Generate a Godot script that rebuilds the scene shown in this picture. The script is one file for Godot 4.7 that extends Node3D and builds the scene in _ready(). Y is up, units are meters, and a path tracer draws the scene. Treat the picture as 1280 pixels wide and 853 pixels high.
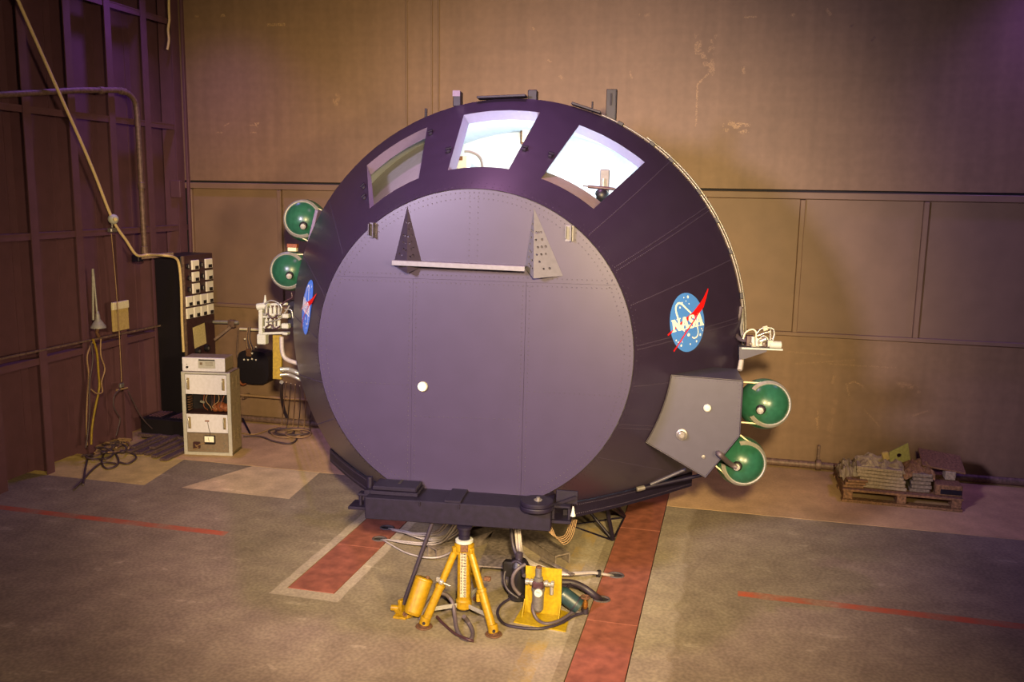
extends Node3D

# ---- lens: pixels of the 1280 x 853 frame to directions, positions come from what a thing touches
const FOCAL := 1137.7
const EYE := Vector3(0, 3.1, 0)
const ZB := -10.75          # face of the back wall
const XL := -7.32           # sheet of the side wall
var look := Basis.from_euler(Vector3(-0.163675, 0.239426, 0.0168395))
var M := {}
var names_taken := {}
var rng := RandomNumberGenerator.new()

# ---- the capsule: front bulkhead centre, axes (x across, y up, z out of the bulkhead)
var CT := Transform3D.IDENTITY
const R0 := 1.1545
const R1 := 1.996
const CL := 1.5125

func ray(px: float, py: float) -> Vector3:
	return look * Vector3((px - 640.0) / FOCAL, -(py - 426.5) / FOCAL, -1.0)
func on_y(px: float, py: float, h := 0.0) -> Vector3:
	var d := ray(px, py)
	return EYE + d * ((h - EYE.y) / d.y)
func on_z(px: float, py: float, z: float) -> Vector3:
	var d := ray(px, py)
	return EYE + d * ((z - EYE.z) / d.z)
func on_x(px: float, py: float, x: float) -> Vector3:
	var d := ray(px, py)
	return EYE + d * ((x - EYE.x) / d.x)
func on_disc(px: float, py: float, z := 0.0) -> Vector3:      # capsule coordinates, plane z
	var inv := CT.affine_inverse()
	var o := inv * EYE
	var d := inv.basis * ray(px, py)
	return o + d * ((z - o.z) / d.z)

# ---- meshes
class MB:
	var v := PackedVector3Array()
	var n := PackedVector3Array()
	var t := PackedVector2Array()
	var xf := Transform3D.IDENTITY
	func at(x: Transform3D) -> MB:
		xf = x
		return self
	func tri(a: Vector3, b: Vector3, c: Vector3, na: Vector3, nb: Vector3, nc: Vector3, ta := Vector2.ZERO, tb := Vector2.ZERO, tc := Vector2.ZERO) -> void:
		var flip := (b - a).cross(c - a).dot(na + nb + nc) > 0.0
		v.append(xf * a)
		n.append((xf.basis * na).normalized())
		t.append(ta)
		if flip:
			v.append(xf * c); n.append((xf.basis * nc).normalized()); t.append(tc)
			v.append(xf * b); n.append((xf.basis * nb).normalized()); t.append(tb)
		else:
			v.append(xf * b); n.append((xf.basis * nb).normalized()); t.append(tb)
			v.append(xf * c); n.append((xf.basis * nc).normalized()); t.append(tc)
	func flat(a: Vector3, b: Vector3, c: Vector3, hint: Vector3) -> void:
		var m := (b - a).cross(c - a)
		if m.dot(hint) < 0.0:
			m = -m
		m = m.normalized()
		tri(a, b, c, m, m, m)
	func quad(a: Vector3, b: Vector3, c: Vector3, d: Vector3, hint: Vector3) -> void:
		flat(a, b, c, hint)
		flat(a, c, d, hint)
	func quad_uv(a: Vector3, b: Vector3, c: Vector3, d: Vector3, m: Vector3, ta: Vector2, tb: Vector2, tc: Vector2, td: Vector2) -> void:
		tri(a, b, c, m, m, m, ta, tb, tc)
		tri(a, c, d, m, m, m, ta, tc, td)
	func box(c: Vector3, s: Vector3, bev := 0.0, b := Basis.IDENTITY) -> MB:
		var h := s * 0.5
		bev = minf(bev, 0.45 * minf(s.x, minf(s.y, s.z)))
		var P := func(sg: Vector3, ax: int) -> Vector3:
			var p := Vector3(sg.x * (h.x - bev), sg.y * (h.y - bev), sg.z * (h.z - bev))
			p[ax] = sg[ax] * h[ax]
			return c + b * p
		for ax in 3:
			var u := (ax + 1) % 3
			var w := (ax + 2) % 3
			for sg in [-1.0, 1.0]:
				var q: Array = []
				for k in [[-1.0, -1.0], [1.0, -1.0], [1.0, 1.0], [-1.0, 1.0]]:
					var e := Vector3.ZERO
					e[ax] = sg; e[u] = k[0]; e[w] = k[1]
					q.append(P.call(e, ax))
				var hh := Vector3.ZERO
				hh[ax] = sg
				quad(q[0], q[1], q[2], q[3], b * hh)
			if bev > 0.0:
				for su in [-1.0, 1.0]:
					for sw in [-1.0, 1.0]:
						var e0 := Vector3.ZERO
						e0[u] = su; e0[w] = sw; e0[ax] = -1.0
						var e1 := e0
						e1[ax] = 1.0
						var hint := Vector3.ZERO
						hint[u] = su; hint[w] = sw
						quad(P.call(e0, u), P.call(e1, u), P.call(e1, w), P.call(e0, w), b * hint)
		if bev > 0.0:
			for sx in [-1.0, 1.0]:
				for sy in [-1.0, 1.0]:
					for sz in [-1.0, 1.0]:
						var g := Vector3(sx, sy, sz)
						flat(P.call(g, 0), P.call(g, 1), P.call(g, 2), b * g)
		return self
	# a box from a to b, its cross section w x h, h along up
	func bar(a: Vector3, e: Vector3, w: float, h: float, up := Vector3.UP, bev := 0.0) -> MB:
		var z := (e - a).normalized()
		var x := up.cross(z)
		if x.length() < 0.01:
			x = Vector3.RIGHT.cross(z)
		x = x.normalized()
		return box((a + e) * 0.5, Vector3(w, h, a.distance_to(e)), bev, Basis(x, z.cross(x).normalized(), z))
	func tube(pts: Array, r: float, sides := 8, caps := true, rads: Array = []) -> MB:
		var m := pts.size()
		var x := Vector3.ZERO
		var rings: Array = []
		var norms: Array = []
		for i in m:
			var d: Vector3 = (pts[mini(i + 1, m - 1)] - pts[maxi(i - 1, 0)]).normalized()
			if i == 0:
				x = d.cross(Vector3.UP if absf(d.y) < 0.9 else Vector3.RIGHT).normalized()
			else:
				x = (x - d * x.dot(d)).normalized()
			var y := d.cross(x)
			var ring: Array = []
			var nr: Array = []
			var rr: float = rads[i] if rads.size() else r
			for k in sides:
				var a := TAU * k / sides
				var o := x * cos(a) + y * sin(a)
				nr.append(o)
				ring.append(pts[i] + o * rr)
			rings.append(ring)
			norms.append(nr)
		for i in m - 1:
			for k in sides:
				var k2 := (k + 1) % sides
				tri(rings[i][k], rings[i][k2], rings[i + 1][k2], norms[i][k], norms[i][k2], norms[i + 1][k2])
				tri(rings[i][k], rings[i + 1][k2], rings[i + 1][k], norms[i][k], norms[i + 1][k2], norms[i + 1][k])
		if caps:
			for e in [0, m - 1]:
				var out: Vector3 = (pts[0] - pts[1]) if e == 0 else (pts[m - 1] - pts[m - 2])
				for k in sides:
					flat(pts[e], rings[e][k], rings[e][(k + 1) % sides], out)
		return self
	# profile of (radius, height) turned about the y axis of frame f
	func lathe(prof: Array, segs := 16, f := Transform3D.IDENTITY, smooth := false) -> MB:
		var m := prof.size()
		var pn: Array = []
		for i in m - 1:
			var d: Vector2 = prof[i + 1] - prof[i]
			pn.append(Vector2(d.y, -d.x).normalized())
		for i in m - 1:
			var p: Vector2 = prof[i]
			var q: Vector2 = prof[i + 1]
			var na: Vector2 = pn[i]
			var nb: Vector2 = pn[i]
			if smooth:
				if i > 0: na = (pn[i] + pn[i - 1]).normalized()
				if i < m - 2: nb = (pn[i] + pn[i + 1]).normalized()
			for k in segs:
				var a := TAU * k / segs
				var b := TAU * (k + 1) / segs
				var ca := Vector3(cos(a), 0, sin(a))
				var cb := Vector3(cos(b), 0, sin(b))
				var A := f * (ca * p.x + Vector3.UP * p.y)
				var B := f * (cb * p.x + Vector3.UP * p.y)
				var C := f * (cb * q.x + Vector3.UP * q.y)
				var D := f * (ca * q.x + Vector3.UP * q.y)
				var nA := f.basis * (ca * na.x + Vector3.UP * na.y)
				var nB := f.basis * (cb * na.x + Vector3.UP * na.y)
				var nC := f.basis * (cb * nb.x + Vector3.UP * nb.y)
				var nD := f.basis * (ca * nb.x + Vector3.UP * nb.y)
				if p.x > 1e-6: tri(A, B, C, nA, nB, nC)
				if q.x > 1e-6: tri(A, C, D, nA, nC, nD)
		return self
	func cyl(a: Vector3, e: Vector3, r: float, segs := 14, bev := 0.0, r2 := -1.0) -> MB:
		var y := (e - a).normalized()
		var x := y.cross(Vector3.UP if absf(y.y) < 0.9 else Vector3.RIGHT).normalized()
		var l := a.distance_to(e)
		if r2 < 0.0: r2 = r
		var pr := [Vector2(0, 0), Vector2(r, 0), Vector2(r2, l), Vector2(0, l)]
		if bev > 0.0:
			pr = [Vector2(0, 0), Vector2(r - bev, 0), Vector2(r, bev), Vector2(r2, l - bev), Vector2(r2 - bev, l), Vector2(0, l)]
		return lathe(pr, segs, Transform3D(Basis(x, y, x.cross(y)), a))
	func ball(c: Vector3, r: float, segs := 20, rings := 10, b := Basis.IDENTITY) -> MB:
		var pr: Array = []
		for i in rings + 1:
			var a := -PI / 2 + PI * i / rings
			pr.append(Vector2(maxf(0.0, cos(a) * r), sin(a) * r))
		pr[0].x = 0.0
		pr[rings].x = 0.0
		return lathe(pr, segs, Transform3D(b, c), true)
	# flat outline in the xy plane of f, from z = 0 to z = depth
	func prism(poly: PackedVector2Array, depth: float, f := Transform3D.IDENTITY) -> MB:
		var id := Geometry2D.triangulate_polygon(poly)
		for i in range(0, id.size(), 3):
			for z in [0.0, depth]:
				var hint := f.basis * Vector3(0, 0, 1.0 if (z == depth) == (depth > 0.0) else -1.0)
				flat(f * Vector3(poly[id[i]].x, poly[id[i]].y, z), f * Vector3(poly[id[i + 1]].x, poly[id[i + 1]].y, z), f * Vector3(poly[id[i + 2]].x, poly[id[i + 2]].y, z), hint)
		var ccw := 1.0 if not Geometry2D.is_polygon_clockwise(poly) else -1.0
		for i in poly.size():
			var p := poly[i]
			var q := poly[(i + 1) % poly.size()]
			var d := (q - p).normalized()
			var o := Vector3(d.y, -d.x, 0) * ccw
			quad(f * Vector3(p.x, p.y, 0), f * Vector3(q.x, q.y, 0), f * Vector3(q.x, q.y, depth), f * Vector3(p.x, p.y, depth), f.basis * o)
		return self
	# small six-sided rivet head on a point with a normal
	func rivet(p: Vector3, m: Vector3, r: float) -> void:
		var x := m.cross(Vector3(0.3, 0.9, 0.2)).normalized()
		var y := m.cross(x)
		var top := p + m * r * 0.55
		for k in 5:
			var a := x * cos(TAU * k / 5) + y * sin(TAU * k / 5)
			var b := x * cos(TAU * (k + 1) / 5) + y * sin(TAU * (k + 1) / 5)
			tri(top, p + a * r, p + b * r, m, (a + m).normalized(), (b + m).normalized())

func xf_of(o: Node) -> Transform3D:
	var x := Transform3D.IDENTITY
	while o != null and o != self:
		x = o.transform * x
		o = o.get_parent()
	return x
func numbered(called: String) -> String:
	if not names_taken.has(called):
		names_taken[called] = 0
		return called
	names_taken[called] += 1
	return "%s_%03d" % [called, names_taken[called]]
# commits world-space geometry as one named mesh under a parent
func make(b: MB, called: String, m: Material, parent: Node = self) -> MeshInstance3D:
	var inv := xf_of(parent).affine_inverse()
	var vv := PackedVector3Array()
	var nn := PackedVector3Array()
	vv.resize(b.v.size())
	nn.resize(b.v.size())
	for i in b.v.size():
		vv[i] = inv * b.v[i]
		nn[i] = inv.basis * b.n[i]
	var arr := []
	arr.resize(Mesh.ARRAY_MAX)
	arr[Mesh.ARRAY_VERTEX] = vv
	arr[Mesh.ARRAY_NORMAL] = nn
	arr[Mesh.ARRAY_TEX_UV] = b.t
	var am := ArrayMesh.new()
	am.add_surface_from_arrays(Mesh.PRIMITIVE_TRIANGLES, arr)
	am.surface_set_material(0, m)
	var o := MeshInstance3D.new()
	o.mesh = am
	o.name = numbered(called) if parent == self else called
	o.cast_shadow = GeometryInstance3D.SHADOW_CASTING_SETTING_ON
	parent.add_child(o, true)
	return o
func tag(o: Node, label: String, category: String, group := "", kind := "") -> Node:
	o.set_meta("label", label)
	o.set_meta("category", category)
	if group: o.set_meta("group", group)
	if kind: o.set_meta("kind", kind)
	return o
func thing(called: String, label: String, category: String, at := Vector3.ZERO, group := "", b := Basis.IDENTITY) -> Node3D:
	var o := Node3D.new()
	o.name = numbered(called)
	add_child(o)
	o.transform = Transform3D(b, at)
	tag(o, label, category, group)
	return o
func setting(called: String, at := Vector3.ZERO) -> Node3D:
	var o := Node3D.new()
	o.name = numbered(called)
	add_child(o)
	o.position = at
	o.set_meta("kind", "structure")
	return o
func spline(pts: Array, steps := 6) -> Array:
	var out: Array = []
	for i in pts.size() - 1:
		var p0: Vector3 = pts[maxi(i - 1, 0)]
		var p1: Vector3 = pts[i]
		var p2: Vector3 = pts[i + 1]
		var p3: Vector3 = pts[mini(i + 2, pts.size() - 1)]
		for k in steps:
			var t := float(k) / steps
			out.append(0.5 * (2.0 * p1 + (p2 - p0) * t + (2.0 * p0 - 5.0 * p1 + 4.0 * p2 - p3) * t * t + (3.0 * p1 - p0 - 3.0 * p2 + p3) * t * t * t))
	out.append(pts[pts.size() - 1])
	return out
func hose(called: String, pts: Array, r: float, m: Material, parent: Node = self, sides := 7) -> MeshInstance3D:
	return make(MB.new().tube(spline(pts), r, sides), called, m, parent)

# ---- materials
func noise_image(seed_: int, freq: float, size := 512, oct := 4) -> Image:
	var f := FastNoiseLite.new()
	f.seed = seed_
	f.frequency = freq
	f.noise_type = FastNoiseLite.TYPE_SIMPLEX_SMOOTH
	f.fractal_octaves = oct
	var im := f.get_seamless_image(size, size, false, false, 0.12)
	im.convert(Image.FORMAT_L8)
	return im
var tone_cache := {}
func tone_tex(seed_: int, freq: float, lo: float, hi: float) -> ImageTexture:
	var key := "%d %f %f %f" % [seed_, freq, lo, hi]
	if tone_cache.has(key):
		return tone_cache[key]
	var im := noise_image(seed_, freq)
	var d := im.get_data()
	for i in d.size():
		d[i] = int(255.0 * lerpf(lo, hi, d[i] / 255.0))
	var tx := ImageTexture.create_from_image(Image.create_from_data(512, 512, false, Image.FORMAT_L8, d))
	tone_cache[key] = tx
	return tx
func mat(called: String, c: Color, rough := 0.6, metal := 0.0, tone := 0.12, scale := 2.0, spec := 0.5) -> StandardMaterial3D:
	var m := StandardMaterial3D.new()
	m.resource_name = called
	m.albedo_color = c
	m.roughness = rough
	m.metallic = metal
	m.metallic_specular = spec
	if tone > 0.0:
		m.albedo_texture = tone_tex(7, 0.02, 1.0 - tone * 1.6, 1.0)
		m.uv1_triplanar = true
		m.uv1_world_triplanar = true
		m.uv1_scale = Vector3.ONE * scale
	M[called] = m
	return m
func materials() -> void:
	mat("black_paint", Color(0.17, 0.132, 0.225), 0.33, 0.0, 0.06, 0.5, 0.6)
	mat("bulkhead_paint", Color(0.192, 0.165, 0.262), 0.36, 0.0, 0.03, 0.4, 0.36)
	mat("groove", Color(0.10, 0.085, 0.13), 0.8, 0.0, 0.0)
	mat("rivet_dark", Color(0.22, 0.19, 0.27), 0.5, 0.0, 0.0)
	mat("rivet_light", Color(0.125, 0.10, 0.165), 0.5, 0.0, 0.0)
	mat("reveal", Color(0.43, 0.38, 0.51), 0.7, 0.0, 0.05)
	mat("cabin_white", Color(0.66, 0.68, 0.71), 0.75, 0.0, 0.05)
	mat("cabin_grey", Color(0.46, 0.455, 0.485), 0.6, 0.0, 0.05)
	mat("frame_black", Color(0.095, 0.07, 0.155), 0.5, 0.0, 0.15, 1.5, 0.4)
	mat("fairing", Color(0.255, 0.245, 0.295), 0.4, 0.0, 0.03, 1.0, 0.36)
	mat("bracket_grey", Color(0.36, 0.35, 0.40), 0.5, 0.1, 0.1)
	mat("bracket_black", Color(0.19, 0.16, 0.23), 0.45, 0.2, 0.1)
	mat("tank_green", Color(0.15, 0.345, 0.27), 0.28, 0.0, 0.12, 2.0, 0.5)
	mat("strap_grey", Color(0.6, 0.59, 0.57), 0.5, 0.2, 0.1, 3.0)
	mat("chrome", Color(0.74, 0.73, 0.71), 0.25, 0.6, 0.1, 4.0)
	mat("steel", Color(0.52, 0.5, 0.5), 0.38, 0.45, 0.15, 4.0)
	mat("white_part", Color(0.7, 0.71, 0.68), 0.5, 0.0, 0.06, 4.0)
	mat("yellow_paint", Color(0.64, 0.50, 0.06), 0.4, 0.0, 0.16, 2.5)
	mat("yellow_bright", Color(0.67, 0.56, 0.07), 0.45, 0.0, 0.12, 2.5)
	mat("olive_yellow", Color(0.6, 0.5, 0.1), 0.6, 0.0, 0.15, 2.5)
	mat("rust", Color(0.45, 0.3, 0.2), 0.8, 0.0, 0.3, 5.0)
	mat("hose_grey", Color(0.33, 0.29, 0.32), 0.55, 0.0, 0.1, 5.0)
	mat("hose_dark", Color(0.18, 0.15, 0.21), 0.5, 0.0, 0.1, 5.0)
	mat("cable_white", Color(0.68, 0.65, 0.65), 0.5, 0.0, 0.1, 5.0)
	mat("cable_tan", Color(0.62, 0.5, 0.38), 0.6, 0.0, 0.15, 5.0)
	mat("cable_cream", Color(0.86, 0.77, 0.58), 0.6, 0.0, 0.1, 5.0)
	mat("cable_dark", Color(0.3, 0.24, 0.27), 0.6, 0.0, 0.1, 5.0)
	mat("rack_front", Color(0.84, 0.84, 0.95), 0.5, 0.0, 0.05, 2.0)
	mat("rack_side", Color(0.6, 0.53, 0.42), 0.55, 0.0, 0.1, 2.0)
	mat("rack_trim", Color(0.78, 0.78, 0.80), 0.4, 0.3, 0.05, 2.0)
	mat("rack_brown", Color(0.5, 0.44, 0.40), 0.55, 0.0, 0.1, 2.0)
	mat("cream", Color(0.85, 0.82, 0.7), 0.6, 0.0, 0.06, 3.0)
	mat("paper", Color(0.86, 0.8, 0.6), 0.8, 0.0, 0.08, 3.0)
	mat("dark_panel", Color(0.27, 0.165, 0.2), 0.45, 0.0, 0.15, 2.0)
	mat("black_plastic", Color(0.1, 0.085, 0.12), 0.45, 0.0, 0.1, 3.0)
	mat("orange_part", Color(0.6, 0.33, 0.2), 0.6, 0.0, 0.25, 6.0)
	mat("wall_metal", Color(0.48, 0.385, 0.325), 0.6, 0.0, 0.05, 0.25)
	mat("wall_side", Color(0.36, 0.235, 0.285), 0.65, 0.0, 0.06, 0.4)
	mat("wall_room", Color(0.42, 0.36, 0.36), 0.8, 0.0, 0.15, 0.3)
	mat("conduit", Color(0.52, 0.42, 0.38), 0.55, 0.2, 0.25, 2.0)
	mat("plate_red", Color(0.61, 0.365, 0.295), 0.6, 0.0, 0.16, 0.7)
	mat("floor_plain", Color(0.52, 0.47, 0.41), 0.62, 0.0, 0.16, 0.5, 0.4)
	mat("pit", Color(0.08, 0.07, 0.08), 0.9, 0.0, 0.0)
	mat("rubber", Color(0.3, 0.27, 0.28), 0.8, 0.0, 0.1)
	mat("wood", Color(0.6, 0.44, 0.33), 0.75, 0.0, 0.3, 3.0)
	mat("wood_grey", Color(0.56, 0.50, 0.46), 0.8, 0.0, 0.25, 3.0)
	mat("card_pale", Color(0.66, 0.59, 0.53), 0.8, 0.0, 0.2, 3.0)
	mat("card_green", Color(0.58, 0.57, 0.36), 0.7, 0.0, 0.1, 3.0)
	mat("channel_grey", Color(0.56, 0.51, 0.48), 0.6, 0.2, 0.25, 2.0)
	mat("bottle_green", Color(0.16, 0.25, 0.27), 0.4, 0.0, 0.15, 3.0)
	mat("brass", Color(0.72, 0.5, 0.25), 0.35, 0.8, 0.1, 4.0)
	mat("emblem_blue", Color(0.27, 0.50, 0.88), 0.45, 0.0, 0.0)
	mat("emblem_white", Color(0.95, 0.94, 0.92), 0.5, 0.0, 0.0)
	mat("emblem_red", Color(0.85, 0.07, 0.07), 0.45, 0.0, 0.0)
	mat("ink", Color(0.1, 0.08, 0.1), 0.6, 0.0, 0.0)
	mat("timber", Color(0.42, 0.33, 0.36), 0.8, 0.0, 0.3, 2.5)
	mat("sheet_yellow", Color(0.7, 0.61, 0.4), 0.8, 0.0, 0.08, 2.0)
	mat("lamp_glass", Color(1, 0.97, 0.9), 0.4, 0.0, 0.0)
	M.lamp_glass.emission_enabled = true
	M.lamp_glass.emission = Color(1, 0.95, 0.85)
	M.lamp_glass.emission_energy_multiplier = 4.0

# ---- camera, air, lamps
func lamp_spot(parent: Node, at: Vector3, aim: Vector3, c: Color, energy: float, angle: float, soft: float, size: float) -> void:
	var l := SpotLight3D.new()
	l.name = "beam"
	l.light_color = c
	l.light_energy = energy
	l.spot_angle = angle
	l.spot_angle_attenuation = soft
	l.spot_range = 40.0
	l.spot_attenuation = 2.0
	l.light_size = size
	l.shadow_enabled = true
	parent.add_child(l)
	l.transform = xf_of(parent).affine_inverse() * Transform3D(Basis.looking_at(aim - at, Vector3.UP), at)
func unseen_floodlight(label: String, at: Vector3, aim: Vector3, c: Color, energy: float, angle: float, big := 1.0) -> void:  # stands out of view, placed to light the cab, wall and floor
	var o := thing("unseen_floodlight", label, "unseen_floodlight", Vector3(at.x, 0, at.z))
	var d := (aim - at).normalized()
	var x := d.cross(Vector3.UP).normalized()
	var f := Transform3D(Basis(x, d, x.cross(d)).scaled_local(Vector3(big, 1, big)), at - d * 0.16)
	make(MB.new().lathe([Vector2(0, -0.08), Vector2(0.07, -0.08), Vector2(0.07, 0.0), Vector2(0.16, 0.08), Vector2(0.2, 0.22), Vector2(0.19, 0.22), Vector2(0.15, 0.09), Vector2(0.06, 0.01), Vector2(0, 0.01)], 24, f), "reflector", M.steel, o)
	make(MB.new().ball(at - d * 0.05, 0.055, 14, 8), "bulb", M.lamp_glass, o)
	var b := MB.new()
	b.tube([Vector3(at.x, 0.25, at.z), at - Vector3(0, 0.24, 0)], 0.02, 10)
	make(b, "pole", M.steel, o)
	make(MB.new().tube([at - Vector3(0, 0.24, 0), at - Vector3(0, 0.24, 0) + x * 0.21 * big, at + x * 0.21 * big], 0.012, 8), "yoke", M.steel, o)
	make(MB.new().tube([at - Vector3(0, 0.24, 0), at - Vector3(0, 0.24, 0) - x * 0.21 * big, at - x * 0.21 * big], 0.012, 8), "yoke", M.steel, o)
	for k in 3:
		var a := TAU * k / 3.0 + 0.4
		make(MB.new().tube([Vector3(at.x, 0.7, at.z), Vector3(at.x + cos(a) * 0.6, 0.013, at.z + sin(a) * 0.6)], 0.013, 8), "leg", M.steel, o)
	lamp_spot(o, at + d * 0.08, aim, c, energy, angle, 1.0, 0.16 * big)
func unseen_roof_lamp(at: Vector3, energy: float, angle: float, where: String, tint := Color(0.66, 0.46, 1.0)) -> void:  # unseen lamp under the roof
	var o := thing("unseen_pendant", "unseen lamp under the roof " + where, "lamp", at, "unseen lamps under the roof")
	make(MB.new().lathe([Vector2(0.04, 0.5), Vector2(0.06, 0.3), Vector2(0.3, 0.0), Vector2(0.29, 0.0), Vector2(0.05, 0.29), Vector2(0, 0.29)], 20, Transform3D(Basis.IDENTITY, at)), "shade", M.steel, o)
	make(MB.new().ball(at + Vector3(0, 0.08, 0), 0.07, 12, 8), "bulb", M.lamp_glass, o)
	make(MB.new().tube([at + Vector3(0, 0.5, 0), Vector3(at.x, 7.6, at.z)], 0.012, 6), "rod", M.steel, o)
	lamp_spot(o, at, at + Vector3(0, -1, 0.001), tint, energy, angle, 1.0, 0.15)

func _ready() -> void:
	rng.seed = 4021
	var cam := Camera3D.new()
	cam.name = "camera"
	cam.fov = rad_to_deg(2.0 * atan(426.5 / FOCAL))
	cam.transform = Transform3D(look, EYE)
	cam.near = 0.05
	cam.far = 100.0
	add_child(cam)
	cam.current = true
	var we := WorldEnvironment.new()
	we.name = "air"
	var env := Environment.new()
	env.background_mode = Environment.BG_COLOR
	env.background_color = Color(0.02, 0.02, 0.03)
	env.tonemap_mode = Environment.TONE_MAPPER_LINEAR
	env.tonemap_exposure = 2.65
	env.sdfgi_enabled = true
	env.ssao_enabled = true
	env.ssil_enabled = true
	we.environment = env
	add_child(we)
	materials()
	unseen_floodlight("unseen flood lamp beside the camera spot, lighting the cab and back wall", Vector3(0.35, 3.85, 0.5), Vector3(-2.1, 1.8, -8.0), Color(1.0, 0.87, 0.62), 72.0, 29.0)
	unseen_floodlight("unseen flood lamp beside a bare metal wall, lighting the floor and cab", Vector3(3.0, 3.4, 0.0), Vector3(-2.9, 0.6, -6.6), Color(1.0, 0.86, 0.64), 26.0, 38.0, 2.0)
	unseen_floodlight("unseen flood lamp by the studded wall, lighting the cab with a cool tone", Vector3(-4.0, 4.4, 0.0), Vector3(-2.0, 2.4, -7.0), Color(0.95, 0.87, 1.0), 33.0, 29.0, 3.0)
	unseen_roof_lamp(Vector3(-6.3, 6.2, -9.4), 2.6, 50.0, "added as violet fill over the relay cabinet corner")  # added for a violet wash on the studded wall corner
	unseen_roof_lamp(Vector3(3.2, 6.2, -10.0), 2.2, 50.0, "added as violet fill over the pallet corner")  # added so the far end of the back wall turns violet
	unseen_roof_lamp(Vector3(-2.0, 6.4, -7.0), 5.5, 36.0, "placed to light the top of the simulator cab", Color(0.95, 0.66, 0.9))  # out of view, placed to light the upper cone
	unseen_roof_lamp(Vector3(-1.0, 6.4, 1.5), 0.35, 75.0, "added as weak fill behind the camera")  # faint fill, added to lift the shadows
	var up_tilt := 0.05
	var turn := 0.07
	var zc := Vector3(sin(turn) * cos(up_tilt), sin(up_tilt), cos(turn) * cos(up_tilt))
	var xc := Vector3(cos(turn), 0, -sin(turn))
	CT = Transform3D(Basis(xc, zc.cross(xc), zc).scaled_local(Vector3.ONE * 1.0247), Vector3(-1.8428, 1.9305, -6.3))
	room()
	capsule()
	undercarriage()
	tanks_and_valves()
	jack_and_gear()
	corner_gear()
	pallet_load()

# ---- the room
func raw_noise(seed_: int, freq: float, w: int, h: int, oct := 3, type := FastNoiseLite.TYPE_SIMPLEX_SMOOTH) -> PackedByteArray:
	var f := FastNoiseLite.new()
	f.seed = seed_
	f.frequency = freq
	f.noise_type = type
	f.fractal_octaves = oct
	var im := f.get_image(w, h, false, false, true)
	im.convert(Image.FORMAT_L8)
	return im.get_data()
func stretched(seed_: int, freq: float, w: int, h: int, kx: int, ky: int) -> PackedByteArray:
	var f := FastNoiseLite.new()
	f.seed = seed_
	f.frequency = freq
	f.fractal_octaves = 3
	var im := f.get_image(maxi(8, w / kx), maxi(8, h / ky), false, false, true)
	im.convert(Image.FORMAT_L8)
	im.resize(w, h, Image.INTERPOLATE_CUBIC)
	return im.get_data()
func image_mat(called: String, d: PackedByteArray, w: int, h: int, rough: float, spec := 0.4) -> StandardMaterial3D:
	var im := Image.create_from_data(w, h, false, Image.FORMAT_RGB8, d)
	var m := StandardMaterial3D.new()
	m.resource_name = called
	m.albedo_texture = ImageTexture.create_from_image(im)
	m.roughness = rough
	m.metallic_specular = spec
	M[called] = m
	return m

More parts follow.
